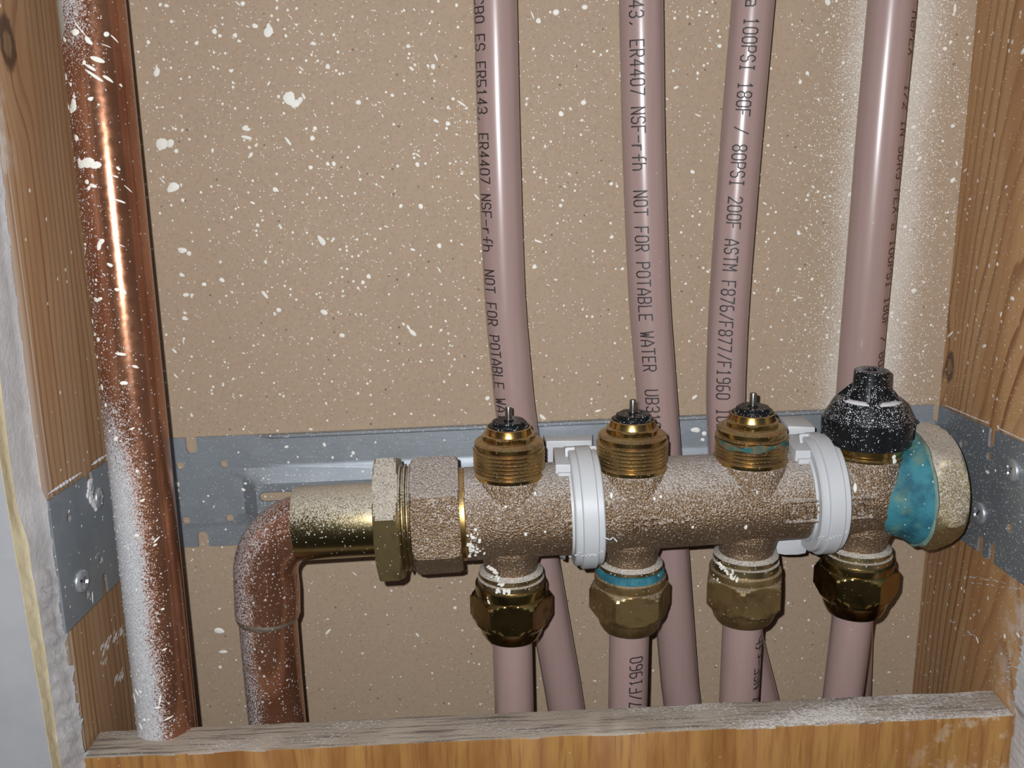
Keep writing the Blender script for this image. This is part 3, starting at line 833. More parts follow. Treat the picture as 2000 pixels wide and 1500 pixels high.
for h in (RZ0, RZ0 - RIN, RZ1, RZ1 + RIN):
    bmesh.ops.bisect_plane(bm, geom=bm.verts[:] + bm.edges[:] + bm.faces[:], plane_co=(0, h, 0), plane_no=(0, 1, 0), dist=1e-4)
def smooth01(t): t = min(max(t, 0), 1); return t
def fold(s, h, n):
    """flat sheet point -> world; n = offset through the sheet (towards the viewer / bay)"""
    if s < X0:
        d = X0 - s; return Vector((X0 + n, PL_Y - d, zt(X0) + d * .066 + h))
    if s > X1:
        d = s - X1; return Vector((X1 - n, PL_Y - d, zt(X1) + d * .088 + h))
    rise = 3.6 * min(smooth01((s - RX0) / RIN), smooth01((RX1 + RIN - s) / RIN), smooth01((RZ0 - h) / RIN), smooth01((h - RZ1) / RIN))
    return Vector((s, PL_Y - n - rise, zt(s) + h))
for v in bm.verts: v.co = fold(v.co.x, v.co.y, v.co.z)
bracket = thing('mounting_bracket', Vector((10, 380, -175)), 'grey galvanised steel bracket strip fixed across the bay behind the valves', 'bracket')
obj('bracket_sheet', bm, M_GALV, bracket, 30)
# folded lip along the middle of the top edge
bm = bmesh.new()
xa, xb = flat(503, 850, 'w').x, flat(1640, 800, 'w').x + 8
pr = [(0.4, -1.0), (-1.2, .2), (-2.6, .1), (-3.2, -.7), (-3.0, -1.2), (-2.2, -.9), (-1.0, -1.0), (-.2, -2.2)]
g = []
for k in range(41):
    x = lerp(xa, xb, k / 40); ease = min(1, k / 1.0 + .35)
    g.append([bm.verts.new((x, PL_Y + dy * ease, zt(x) + dz * ease)) for dy, dz in pr])
for A, B in zip(g[:-1], g[1:]):
    for i in range(len(pr)): bm.faces.new((A[i], A[(i + 1) % len(pr)], B[(i + 1) % len(pr)], B[i]))
bm.faces.new(g[0]); bm.faces.new(g[-1])
obj('top_lip', bm, M_GALV, bracket, 40)
# dried white smears on the sheet
bm = bmesh.new()
for px, py, r, st in ((347, 945, 5, 1), (560, 872, 3.5, 1.3), (1358, 839, 7, 1.2), (1375, 846, 5, 1), (1372, 858, 4, 1), (690, 884, 4, 1), (634, 868, 4, 1), (650, 893, 3, 1), (480, 950, 4, 1), (484, 938, 3, 1.3)):
    q = P(px, py, PL_Y); blob(bm, lambda u, v, dr: Vector((u, PL_Y - .55 - dr - (3.6 if v < zt(u) + RZ0 - 1 and u > RX0 else 0), v)), q.x, q.z, r * .2, rnd, st, 0, .12)
for px, py, r, st in ((132, 998, 2.5, 1), (178, 1167, 4.5, 3)):
    q = PX(px, py, X0); blob(bm, lambda u, v, dr: Vector((X0 + .55 + dr, u, v)), q.y, q.z, r * .17, rnd, st, 1.4, .12)
for px, py, r, st in ((1931, 922, 5, 2), (1947, 919, 3, 1), (1923, 842, 3, 1), (1926, 1043, 2, 1), (1996, 1019, 2, 1)):
    q = PX(px, py, X1); blob(bm, lambda u, v, dr: Vector((X1 - .55 - dr, u, v)), q.y, q.z, r * .18, rnd, st, pi - .1, .12)
tag(obj('paint_spatter', bm, M_WHITE, bracket), 'white paint drops on the bracket', kind='stuff')

# screws
def screw(px, py, side, label, tilt, spin):
    x = X0 + .55 if side == 'l' else X1 - .55
    q = PX(px, py, x); q.x = x
    ax = Vector((1, tilt[0], tilt[1])) if side == 'l' else Vector((-1, tilt[0], tilt[1]))
    ax.normalize()
    t = thing('phillips_screw', q, label, 'screw', 'bracket screws')
    bm = bmesh.new()
    R_ = 4.3
    lathe(bm, [(0, -9), (.6, -8.2), (1.6, -6), (1.75, 0), (R_ - .2, 0), (R_, .5), (R_ * .98, .95), (R_ * .9, 1.3), (R_ * .76, 1.5), (R_ * .4, 1.6), (0, 1.62)], q, ax, 40)
    a, f, s = frame_for(ax, Vector((0, 0, 1)))
    c, sn = cos(spin), sin(spin)
    f, s = f * c + s * sn, s * c - f * sn
    for u, w in ((f, s), (s, f)):
        cb = bmesh.new()
        pts = []
        for h, l in ((.5, 1.8), (2.6, 3.2)):
            pts += [q + a * h + u * (su * l) + w * (sw * .58) for su, sw in ((-1, -1), (1, -1), (1, 1), (-1, 1))]
        hexa(cb, pts)
        bm = bm_minus(bm, cb)
    obj('screw_head', bm, M_ZINC, t)
    bm = bmesh.new()  # dark cross added on the slot floors as painted shade
    for u, w in ((f, s), (s, f)):
        hexa(bm, [q + a * h + u * (su * 2.3) + w * (sw * .5) for h in (.2, .8) for su, sw in ((-1, -1), (1, -1), (1, 1), (-1, 1))])
    obj('cross_shade', bm, M_SLOT_SHADE, t, 0)['label'] = 'dark cross insert standing in for shade in the slots'
    return t
screw(190, 972, 'l', 'shiny screw in the top notch of the left bracket tab, caked in white filler', (.12, -.02), .1)
screw(157, 1135, 'l', 'shiny screw low on the left bracket tab, standing slightly proud', (-.15, .03), .45)
screw(1980, 919, 'r', 'paint-speckled screw in the right bracket tab, at the right picture edge', (0, 0), .6)
screw(1915, 1002, 'r', 'screw half hidden behind the big hexagonal brass end cap', (-.1, 0), .75)
# filler around the first screw
bm = bmesh.new(); rf = random.Random(2)
for k in range(30):
    t_ = k / 29
    px = lerp(176, 188, t_) - 7 * sin(t_ * 3.1) + rf.gauss(0, 1.3); py = lerp(938, 992, t_)
    q = PX(px, py, X0 + .5)
    bmesh.ops.create_icosphere(bm, subdivisions=2, radius=rf.uniform(.7, 1.35), matrix=Matrix.Translation(q) @ Matrix.Diagonal((.55, 1, 1.2, 1)))
tag(obj('filler_lump', bm, M_GYPSUM, bracket, 60), 'white filler crusted round the screw')
# dust ridges along the tabs' top edges
bm = bmesh.new()
for (pa, pb, X) in (((95, 966), (160, 924), X0), ((180, 909), (207, 891), X0), ((1848, 794), (1932, 829), X1), ((1950, 838), (2010, 866), X1)):
    nn = 40
    for k in range(nn):
        t_ = k / nn + rf.uniform(-.01, .01)
        q = PX(lerp(pa[0], pb[0], t_), lerp(pa[1], pb[1], t_), X)
        amp = .45 + .8 * max(0, sin(t_ * 3.1)) * (X == X0)
        bmesh.ops.create_icosphere(bm, subdivisions=1, radius=rf.uniform(.5, .9) * amp, matrix=Matrix.Translation(q + Vector((0, 0, .3))) @ Matrix.Diagonal((.7, 1.6, .8, 1)))
tag(obj('dust_ridge', bm, M_GYPSUM, bracket, 60), 'whitish dust on the upper edges', kind='stuff')

# ---------------------------------------------------------------- copper pipes
CP_TOP, CP_BOT = P(182, 30, 372), P(326, 1410, 347)
d_ = (CP_BOT - CP_TOP).normalized()
pipe = Tube([CP_TOP - d_ * 150, CP_TOP, CP_TOP.lerp(CP_BOT, .5), CP_BOT, CP_BOT + d_ * 70], 11.05, 12)
def spray_tall(t, x, y, z, nx, ny):
    lowz = t.math('SUBTRACT', 1.0, t.step(z, -150, -55))
    top = t.step(z, 0, 45)
    lefty = t.math('SUBTRACT', 1.0, t.step(t.math('ADD', nx, t.math('MULTIPLY', t.math('SUBTRACT', t.noise(t.pos, 30, 2), .5), .35)), -.6, .95))
    a = t.math('MULTIPLY', t.math('MULTIPLY', lowz, lefty), 1.08)
    b = t.math('MULTIPLY', t.math('MULTIPLY', top, t.math('SUBTRACT', 1.0, t.step(nx, -.3, .8))), .62)
    mid = t.math('MULTIPLY', t.math('SUBTRACT', 1.0, t.step(nx, -.8, .4)), .30)
    return t.math('MAXIMUM', t.math('MAXIMUM', a, b), mid)
tall = thing('copper_pipe', CP_BOT + d_ * 70, 'tall upright copper pipe on the left, spattered and sprayed with white paint', 'pipe')
bm = bmesh.new(); pipe.mesh(bm, 56)
obj('pipe_tube', bm, mat_copper('sprayed_copper', spray_tall, .35), tall, 60)
bm = bmesh.new()
csurf = lambda u, v, dr: pipe.S(pipe.s[-1] - v, u / pipe.r, dr)
def cpx(px, py):
    s = pipe.s_of_row(py); c = proj(pipe.at(s)[0])[0]
    rad_px = abs(proj(pipe.S(s, pi / 2))[0] - c)
    a = asin(max(-.97, min(.97, (px - c) / rad_px)))
    return a * pipe.r, pipe.s[-1] - s
for px, py, r, st, an in ((163, 212, 11, 1, 0), (156, 218, 7, 1, 0), (165, 204, 8, 1, 0), (182, 322, 10, 1.2, 0), (195, 320, 12, 1.3, 0), (208, 325, 9, 1.2, 0), (176, 318, 8, 1, 0), (215, 325, 7, 1.1, 0), (169, 271, 7, 1, .3), (217, 478, 6, 1.6, 1.3), (222, 470, 6, 1, 0),
                          (193, 356, 5, 1, 0), (206, 364, 5, 1.6, -.5), (197, 368, 4.5, 1, 0), (183, 474, 4, 1.1, 0), (182, 482, 3.5, 1, 0), (173, 73, 7, 1.2, .4), (178, 62, 3, 4, -1), (198, 90, 6, 1.6, -.8), (186, 72, 3, 4.5, -.95), (214, 126, 7, 2, -.35), (202, 141, 5, 2.4, -.6), (209, 157, 6, 3, -.6), (231, 162, 5, 2.3, -.6), (249, 173, 3, 1.4, -.7),
                          (227, 77, 5, 1.3, .2), (238, 84, 3, 3.6, -.7), (227, 99, 2.3, 4.5, -.3), (190, 131, 4, 1, 0), (197, 9, 5, 1.6, -.3), (202, 200, 4.5, 1.3, .2), (167, 193, 4, 1.2, -.4), (148, 210, 4, 1.4, 1.5), (145, 153, 4.5, 1.3, 1.4), (159, 169, 4, 1, 0), (146, 83, 5, 1.2, -1),
                          (254, 395, 4, 2.6, -.4), (265, 372, 2.6, 4.5, -.75), (253, 477, 3, 4, -.45), (250, 333, 3.5, 1.5, -.7), (246, 348, 3, 2, -.3), (238, 515, 4.5, 1.2, -.6), (251, 562, 4, 1.4, -.2), (263, 567, 4.5, 1.6, -1.2), (208, 580, 5.5, 1.4, -.4), (216, 579, 5, 1.6, .2), (194, 621, 4.5, 1.4, -.6), (210, 656, 5.5, 1.1, .5),
                          (258, 684, 5, 2.2, -.2), (264, 739, 5.5, 1.3, 0), (216, 747, 5, 1.4, -1), (283, 710, 4, 1.7, -.5), (205, 690, 4, 1.1, 0), (225, 781, 4, 1, 0), (201, 646, 4, 1, 0), (247, 844, 5, 1.3, .3), (279, 826, 3, 2, .3), (298, 963, 3.5, 1.7, .2), (288, 1028, 4.5, 1, 0), (322, 1041, 3.5, 2.4, .6), (320, 1050, 3, 1.6, .2),
                          (276, 1345, 5, 2.6, -1.1), (283, 1330, 4, 2.4, -.8), (331, 1343, 4, 3.2, 1.35), (327, 1356, 3.5, 2.4, 0), (347, 1379, 3.5, 2.8, .35), (291, 1395, 4, 2, -1), (300, 1380, 3.5, 1.6, -.2), (338, 1249, 3, 1.6, .2), (334, 1173, 3, 1.3, 0), (292, 1327, 4, 1, 0)):
    u, v = cpx(px, py); blob(bm, csurf, u, v, r * .172, rnd, st, an, .16)
for k in range(750):
    a = max(-1.5, min(1.35, rnd.gauss(-.75, .55))); zz = rnd.uniform(50, 330)
    r = min(.6, .14 * math.exp(rnd.gauss(0, .55)))
    blob(bm, csurf, a * pipe.r, zz, r, rnd, 1.0 if rnd.random() < .7 else rnd.uniform(1.2, 2), rnd.uniform(0, 3), .09, 6)
tag(obj('paint_spatter', bm, M_WHITE, tall), 'white paint drops on the copper', kind='stuff')
bm = bmesh.new()                                   # end of a white sticker near the top
g = []
s_b = pipe.s_of_row(82)
for i in range(15):
    s = lerp(s_b, s_b - 60, (i / 14) ** 1.5)
    w = .42 * min(1, sqrt(max(0.02, (s_b - s) / 3.2)))
    a0, a1 = -1.62, -.62 - (.42 - w) * .7
    g.append([bm.verts.new(pipe.S(s, lerp(a0, a1, k / 8), .18)) for k in range(9)])
for A, B in zip(g[:-1], g[1:]):
    for k in range(8): bm.faces.new((A[k], A[k + 1], B[k + 1], B[k]))
bmesh.ops.solidify(bm, geom=bm.faces[:], thickness=.15)
obj('sticker', bm, M_STICKER, tall, 60)['label'] = 'end of a blank white sticker near the top of the pipe'

# manifold axis and elbow
A0, A1 = P(562, 1024, 364), P(1840, 948, 374)
AX = (A1 - A0).normalized()
def on_axis(px, r=0.0):
    """distance along the manifold axis at which the front of a ring of radius r shows at image column px"""
    lo, hi = -150.0, 400.0; off = Vector((0, -r * .94, r * .34))
    for _ in range(50):
        m = (lo + hi) / 2
        if proj(A0 + AX * m + off)[0] < px: lo = m
        else: hi = m
    return lo
def spray_riser(t, x, y, z, nx, ny):
    left = t.math('SUBTRACT', 1.0, t.step(t.math('ADD', nx, t.math('MULTIPLY', t.math('SUBTRACT', t.noise(t.pos, 55, 3), .5), .9)), -.6, .25))
    return t.math('MULTIPLY_ADD', left, .40, .12)
M_RISER = mat_copper('dusted_copper', spray_riser, .4)
ELX = P(521, 1140, 364).x                          # riser axis
RB = Vector((ELX, 364.0, 0)); zr = z_at(RB, 1024)
ctr = Vector((ELX, 364.0, A0.z + (ELX - A0.x) * AX.z / AX.x))
bend = 20.0
path = [ctr + Vector((0, 0, -330 + 150)), ctr + Vector((0, 0, -bend - 16))]
elbow_pts = []
z_ring = z_at(Vector((ELX, 364, 0)), 1196)
riser = thing('copper_elbow_pipe', Vector((ELX, 364, ctr.z - 175)), 'short copper pipe with an elbow joining the left end of the brass manifold', 'pipe')
bm = bmesh.new()
Tube([Vector((ELX - .6, 364, z_ring + 8)), Vector((ELX - .3, 364, z_ring - 40)), Vector((ELX + 2, 364, ctr.z - 175))], 11.2, 8).mesh(bm, 48)
obj('riser', bm, M_RISER, riser, 60)
bm = bmesh.new()
R_E = 12.25
pts = [Vector((ELX - .5, 364, z_ring))]
zc = ctr.z
cx, cz = ELX + bend, zc - bend
pts.append(Vector((ELX, 364, lerp(z_ring, cz, .6))))
n_ = 12
for k in range(n_ + 1):
    th = pi - (pi / 2) * k / n_
    pts.append(Vector((cx + bend * cos(th), 364, cz + bend * sin(th))))
pts.append(A0 + AX * 6)
rings = []
seg = 48
for i, c in enumerate(pts):
    t_ = (pts[min(i + 1, len(pts) - 1)] - pts[max(i - 1, 0)]).normalized()
    f = Vector((0, -1, 0)); s = t_.cross(f).normalized()
    rr_ = R_E if 1 < i < len(pts) - 1 else R_E + .25
    rings.append([bm.verts.new(c + (f * cos(2 * pi * k / seg) + s * sin(2 * pi * k / seg)) * rr_) for k in range(seg)])
for A, B in zip(rings[:-1], rings[1:]):
    for k in range(seg): bm.faces.new((A[k], A[(k + 1) % seg], B[(k + 1) % seg], B[k]))
bm.faces.new(rings[0]); bm.faces.new(rings[-1])
obj('elbow', bm, M_RISER, riser, 50)
bm = bmesh.new()
lathe(bm, [(10.9, -2.6), (11.9, -2.2), (12.3, -.8), (12.0, .4), (11, .6)], Vector((ELX - .5, 364, z_ring)), Vector((0, 0, 1)), 48)
obj('solder_ring', bm, mat_brass('grey_solder', (0.45, 0.40, 0.34), (0.25, 0.18, 0.12), stain=.5, dust=.6, rust=.1, rough=.45), riser, 50)

# ---------------------------------------------------------------- brass manifold
AXP = lambda px: A0 + AX * on_axis(px)
mani = thing('brass_manifold', Vector((30, 368, -200)), 'brass heating manifold with three open valves, hexagonal nuts and teal corrosion', 'manifold')
HEXA = lambda th: None
# plain tube, thin hex, thread, heavy union nut, ring
def axial(name, prof, mat, rfun=None, seg=72, smooth=35, parent=mani, rot=0.0):
    bm = bmesh.new(); lathe(bm, prof, A0, AX, seg, rfun=rfun, rot=rot)
    return obj(name, bm, mat, parent, smooth)
t562, t722, t772, t797, t895, t907 = [on_axis(q, r) for q, r in ((563, 14), (722, 25), (772, 25), (797, 22), (894, 22), (906, 17.6))]
axial('tail_tube', [(12.2, t562 + .3), (13.6, t562), (14.0, t562 + .7), (14.0, t722), (14.4, t722 + .5), (14.4, t722 + 2)], M_TAIL)
hx = 26.0
axial('tail_collar', [(15, t722), (hx * .88, t722), (hx * .95, t722 + .5), (hx, t722 + 1.3), (hx, t772 - 1.3), (hx * .95, t772 - .5), (hx * .88, t772), (15, t772)], M_HEXDUST, hexr(hx, radians(20)), 96, 25, rot=radians(20))
pr = [(17.5, t772 - .5)]
k = t772
while k < t797 - .6: pr += [(20.2, k), (20.4, k + .5), (18.9, k + 1.05), (18.9, k + 1.25)]; k += 1.75
axial('tail_thread', pr + [(17, k)], M_COLLAR)
hx = 22.9
axial('union_nut', [(17, t797 + .2), (hx * .93, t797), (hx * .97, t797 + .7), (hx * 1.0, t797 + 2.2), (hx * 1.0, t895 - 2), (hx * .96, t895 - .4), (hx * .93, t895), (17, t895)], M_CAST, hexr(hx, radians(38)), 96, 25, rot=radians(38))
axial('seat_ring', [(15, t895 - 1), (17.4, t895 - 1), (17.7, t895 + .6), (17.7, t907 - .3), (17.3, t907 + .2), (15, t907 + .2)], M_BRASS)
# cast body: joined solids, fused and rounded like a sand casting
BASES = [AXP(996), AXP(1233), AXP(1462), AXP(1685)]
UP = Vector((0, 0, 1))
BODY_R = lambda u: 17.5
bm = bmesh.new()
tb0, tb1 = on_axis(905, 17.6), on_axis(1752, 17)
lathe(bm, [(17.3, tb0), (17.75, tb0 + .5), (17.75, lerp(tb0, tb1, .3)), (17.2, lerp(tb0, tb1, .7)), (17.0, tb1 - 6), (16.9, tb1)], A0, AX, 96)
ZU = []
for i, b in enumerate(BASES):
    lathe(bm, [(17.2, 0), (17.0, 4), (15.6, 11), (14.7, 14.2), (14.2, 15.4), (0, 15.4)], b, UP, 64)
    lathe(bm, [(14.0, 0), (12.4, -15), (10.8, -19.5), (10.3, -23), (10.5, -27.0), (0, -27.0)], b, UP, 64)
# raised lettering and its frame
def body_surf(t0, beta0):
    a, f, s = frame_for(AX)
    up_ = UP - AX * UP.dot(AX); up_.normalize(); fr = Vector((0, -1, 0)); fr = (fr - AX * fr.dot(AX) - up_ * fr.dot(up_)).normalized()
    def S(u, v, dr):
        be = beta0 + v / 17.4
        return A0 + AX * (t0 + u) + (fr * cos(be) + up_ * sin(be)) * (17.35 + dr)
    return S
def beta_of(px, py):
    best = None
    S = body_surf(on_axis(px, 17.4), 0)
    for k in range(-80, 81):
        q = S(0, 17.4 * radians(k), 0); e = abs(proj(q)[1] - py)
        if best is None or e < best[0]: best = (e, radians(k))
    return best[1]
S1 = body_surf(on_axis(1529, 17.4), beta_of(1610, 997))
write(bm, 'WIRSBO', lambda u, v, d: S1(u + 1.6, v, d), 5.0, 4.9, .8, depth=1.0, lift=1.15, cw=.74)
Lf = on_axis(1706, 17.4) - on_axis(1529, 17.4)
def bar(S, u0, v0, u1, v1, w, h):
    L = sqrt((u1 - u0) ** 2 + (v1 - v0) ** 2); n_ = max(1, int(L / 1.0)); du, dv = (u1 - u0) / L, (v1 - v0) / L; rows_ = []
    for k in range(n_ + 1):
        t_ = L * k / n_
        rows_.append([bm.verts.new(S(u0 + du * t_ - dv * sg * w / 2, v0 + dv * t_ + du * sg * w / 2, hh)) for sg, hh in ((1, h), (-1, h), (-1, -1), (1, -1))])
    for A, B in zip(rows_[:-1], rows_[1:]):
        for j in range(4): bm.faces.new((A[j], A[(j + 1) % 4], B[(j + 1) % 4], B[j]))
    bm.faces.new(rows_[0]); bm.faces.new(rows_[-1])
for (a, b, c, d) in ((0, -4, Lf, -4), (Lf, -4, Lf, 4), (Lf, 4, 0, 4), (0, 4, 0, -4)): bar(S1, a, b, c, d, 1.0, .95)
S2 = body_surf(on_axis(1235, 17.4), beta_of(1290, 1022))
write(bm, 'NSF-rfh', S2, 3.1, 4.8, .75, depth=1.0, lift=1.05, cw=.7)
S3 = body_surf(on_axis(1103, 17.4), beta_of(1104, 1030))
write(bm, 'F', S3, 3.6, 4.6, .95, depth=1.0, lift=.85, cw=.74)
cb = obj('cast_body', bm, M_CAST, mani, 0)
rm = cb.modifiers.new('r', 'REMESH'); rm.mode = 'VOXEL'; rm.voxel_size = 0.00027
sm = cb.modifiers.new('s', 'SMOOTH'); sm.factor = .5; sm.iterations = 1
evaluated(cb)
for p_ in cb.data.polygons: p_.use_smooth = True

# corroded flare and the big end cap
te1, te2 = on_axis(1829, 24), on_axis(1897, 24)
bm = bmesh.new()
tf = on_axis(1750, 17.4)
lathe(bm, [(16.2, tf - 5), (16.75, tf - 3.5), (17.0, tf - 1.5), (17.3, tf), (17.9, tf + 3.5), (18.8, tf + 6.5), (20.2, lerp(tf, te1, .72)), (21.6, te1 - 2.0), (22.0, te1 + .6), (15, te1 + .6)], A0, AX, 96,
      rfun=lambda th, r, h: r + .22 * sin(3 * th + .4 * h) + .12 * sin(7 * th + h) + .08 * sin(13 * th + 2 * h))
obj('corroded_flare', bm, M_VERD, mani, 60)['label'] = 'teal corroded flare beside the end cap'
bm = bmesh.new()
hx = 24.9
lathe(bm, [(18, te1), (hx * .80, te1), (hx * .88, te1 + .5), (hx * .94, te1 + 2.4), (hx, te1 + 5), (hx, te2 - 5), (hx * .95, te2 - 2), (hx * .9, te2 - .6), (hx * .86, te2), (0, te2)], A0, AX, 96, rfun=hexr(hx, radians(43)), rot=radians(43))
cap_o = obj('end_cap', bm, mat_brass('dusted_cap_brass', (0.36, 0.275, 0.13), (0.14, 0.10, 0.05), stain=.5, dust=.8, dustlow=-1.3, rust=.25, rough=.36, metal=.75), mani, 25)
bm = bmesh.new()
lathe(bm, [(20.4, te1 - .5), (22.6, te1 - .4), (23.1, te1 + .2), (22.4, te1 + .9), (20.4, te1 + .9)], A0, AX, 96, rfun=lambda th, r, h: r + .3 * sin(7 * th) + .25 * sin(13 * th + 1))
obj('gasket_crust', bm, mat_plaster('grey_green_crust', (0.10, 0.13, 0.10), (0.22, 0.34, 0.30), .5), mani, 60)

# valve inserts
def valve(i):
    b = BASES[i]
    bm = bmesh.new()
    pr = [(10, 13.2), (14.0, 13.4), (14.25, 14.0), (14.2, 16.6), (13.3, 17.2)]
    h = 17.4
    for k in range(6):
        pr += [(12.75, h), (12.75, h + .25), (13.5, h + .62), (13.6, h + .82), (13.5, h + .98), (12.75, h + 1.38)]; h += 1.42
    pr += [(12.3, h + .1), (12.3, h + .8), (13.0, h + 1.0), (13.0, h + 2.0), (12.5, h + 2.5), (11.4, h + 3.1), (10.5, h + 3.4)]
    z1 = h + 3.4
    pr += [(10.2, z1 + .1), (10.2, z1 + 1.6), (9.7, z1 + 1.9), (8.9, z1 + 2.2), (8.5, z1 + 3.4), (8.3, z1 + 4.6), (7.8, z1 + 4.8), (7.5, z1 + 4.2), (0, z1 + 4.0)]
    def rf_(th, r, hh):
        return hexr(10.9, .3 + i)(th, r, hh) if abs(r - 10.2) < .01 else r
    lathe(bm, pr, b, UP, 72, rfun=rf_)
    v = obj('valve_insert', bm, M_BRASS_INSERT, mani, 28)
    z2 = z1 + 4.2
    bm = bmesh.new()
    lathe(bm, [(7.45, z2 - .4), (7.5, z2 + .7), (7.1, z2 + 1.1), (6.3, z2 + 1.1), (6.2, z2 + 1.5), (6.3, z2 + 2.4), (6.0, z2 + 2.75), (1.9, z2 + 2.75), (1.9, z2 + 3.3), (0, z2 + 3.3)], b, UP, 56,
          rfun=lambda th, r, h_: r - (.7 * max(0, cos(th * 1 - 2.2)) ** 24 if 5 < r < 6.5 else 0))
    obj('seal', bm, M_SEAL, v, 30)['label'] = 'black dusty seal'
    bm = bmesh.new()
    lathe(bm, [(1.3, z2 + 1), (1.3, z2 + 7.6), (1.15, z2 + 8.0), (0, z2 + 8.0)], b, UP, 24)
    obj('pin', bm, M_STEEL, v, 40)['label'] = 'thin steel pin'
    return v, h
VAL = [valve(i) for i in range(3)]
# greenish stains on the third and the first thread
for i, hs, a0, a1 in ((2, (21.5, 25.6), -1.9, 1.9), (0, (25.2, 26.6), -1.6, -.9)):
    bm = bmesh.new(); g = []
    for k in range(41):
        a_ = lerp(a0, a1, k / 40); w_ = sin(pi * k / 40) ** .5
        zm = (hs[0] + hs[1]) / 2 + .5 * sin(3 * a_); hw = (hs[1] - hs[0]) / 2 * w_ * (.55 + .25 * sin(7 * a_ + i))
        row = []
        for q in range(5):
            zz = zm + lerp(-hw, hw, q / 4)
            row.append(bm.verts.new(BASES[i] + Vector((13.64 * sin(a_), -13.64 * cos(a_), zz))))
        g.append(row)
    for A, B in zip(g[:-1], g[1:]):
        for k in range(4): bm.faces.new((A[k], A[k + 1], B[k + 1], B[k]))
    bmesh.ops.solidify(bm, geom=bm.faces[:], thickness=.12)
    mv = NT('green_stain'); nz_ = mv.noise(mv.pos, 330, 4)
    obj('verdigris_stain', bm, mv.set(Base_Color=mv.mix(mv.step(nz_, .4, .62), (0.05, 0.20, 0.19), (0.30, 0.20, 0.085)), Roughness=.6), VAL[i][0], 60)['label'] = 'greenish stain on the thread'

# thread under the black cap
bm = bmesh.new()
lathe(bm, [(10, 13.2), (14.0, 13.4), (14.3, 14.0), (14.3, 15.8), (13.6, 16.4), (13.6, 17.2), (14.0, 17.6), (14.0, 19.2), (12, 19.6), (12, 30), (0, 30)], BASES[3], UP, 72)
obj('valve_collar', bm, M_BRASS_INSERT, mani, 30)

# outlets: neck flange, collar and compression nut
NUTROT = [radians(30), radians(25), radians(15), radians(-15)]
ROWS = [(1120, 1134, 1155, 1199, 1238), (1104, 1118, 1138, 1182, 1222), (1088, 1105, 1122, 1168, 1206), (1074, 1088, 1105, 1145, 1190)]
OUT = []
for i, b in enumerate(BASES):
    ys = ROWS[i]
    z = [z_at(b, q) - b.z for q in ys]
    bm = bmesh.new()
    zf = z[0] + 1.5
    lathe(bm, [(10, zf + 1.6), (10.7, zf + 1.1), (12.5, zf + .2), (12.6, zf - 1.1), (11.8, zf - 1.4), (11.8, zf - 2.1), (12.9, zf - 2.3), (13.0, z[1] - .3), (11, z[1] - .5)], b, UP, 64)
    obj('outlet_flange', bm, M_COLLAR, mani, 30)['label'] = 'flange thick with pale dust'
    zc = z[1] + .2
    hx = 16.2
    zh0, zh1, ze = z[2] - .5, z[3], z[4]
    bm = bmesh.new()
    lathe(bm, [(11, zc), (13.3, zc), (13.9, zc - .5), (14.0, zc - 1.2), (13.9, zh0 + 1.3), (13.6, zh0 + 1.0), (14.05, zh0 + .8), (hx * .90, zh0 + .4), (hx * .95, zh0 - .3), (hx, zh0 - 1.2), (hx, zh0 - 2.5),
               (hx, lerp(zh0, zh1, .5)), (hx, zh1 + .3), (hx * .95, lerp(zh1, ze, .10)), (hx * .875, lerp(zh1, ze, .27)), (hx * .81, lerp(zh1, ze, .42)), (hx * .795, lerp(zh1, ze, .43)), (hx * .73, lerp(zh1, ze, .8)), (hx * .665, ze), (hx * .60, ze - .4), (8.2, ze - .4)], b, UP, 96, rfun=hexr(hx, NUTROT[i]), rot=NUTROT[i])
    o = obj('compression_nut', bm, M_NUT if i in (0, 3) else M_NUT_PALE, mani, 22)
    OUT.append((b, ze))
    if i == 1:
        bm = bmesh.new()
        lathe(bm, [(11.5, zf - 1.4), (12.75, zf - 1.6), (13.15, zf - 2.3), (13.2, z[1] + .2), (12, z[1])], b, UP, 64, rfun=lambda th, r, h: r + .12 * sin(9 * th) + .1 * sin(17 * th))
        obj('verdigris_ring', bm, M_VERD, o, 60)['label'] = 'bright teal corrosion ring'
# chalky plaster splashes on two fittings
for i, spots in ((0, ((972, 1128, 5), (980, 1140, 6), (965, 1118, 5), (976, 1152, 6), (985, 1152, 5), (955, 1112, 4), (995, 1152, 3), (956, 1176, 3.5))), (2, ((1405, 1150, 0), (1418, 1118, 5), (1426, 1125, 5), (1412, 1116, 4), (1434, 1128, 4), (1408, 1144, 4)))):
    bm = bmesh.new(); b = BASES[i]
    for px, py, r in spots:
        if not r: continue
        for k in range(4):
            x_, y_ = px + rnd.gauss(0, 3), py + rnd.gauss(0, 3)
            zz = z_at(b, y_ - 14 if y_ < 1170 else y_ - 20) ; zz = z_at(Vector((b.x, b.y - 12, 0)), y_)
            cxp = proj(Vector((b.x, b.y - 12, zz)))[0]; rp = 68.0
            a_ = asin(max(-.95, min(.95, (x_ - cxp) / rp)))
            blob(bm, lambda u, v, dr: Vector((b.x + (13.1 + dr) * sin(u / 13), b.y - (13.1 + dr) * cos(u / 13), v)), a_ * 13, zz, rnd.uniform(.3, .8), rnd, rnd.uniform(1, 1.8), rnd.uniform(0, 3), .9, 8)
    tag(obj('plaster_splash', bm, M_WHITE, mani, 60), 'chalk white plaster splashes', kind='stuff')
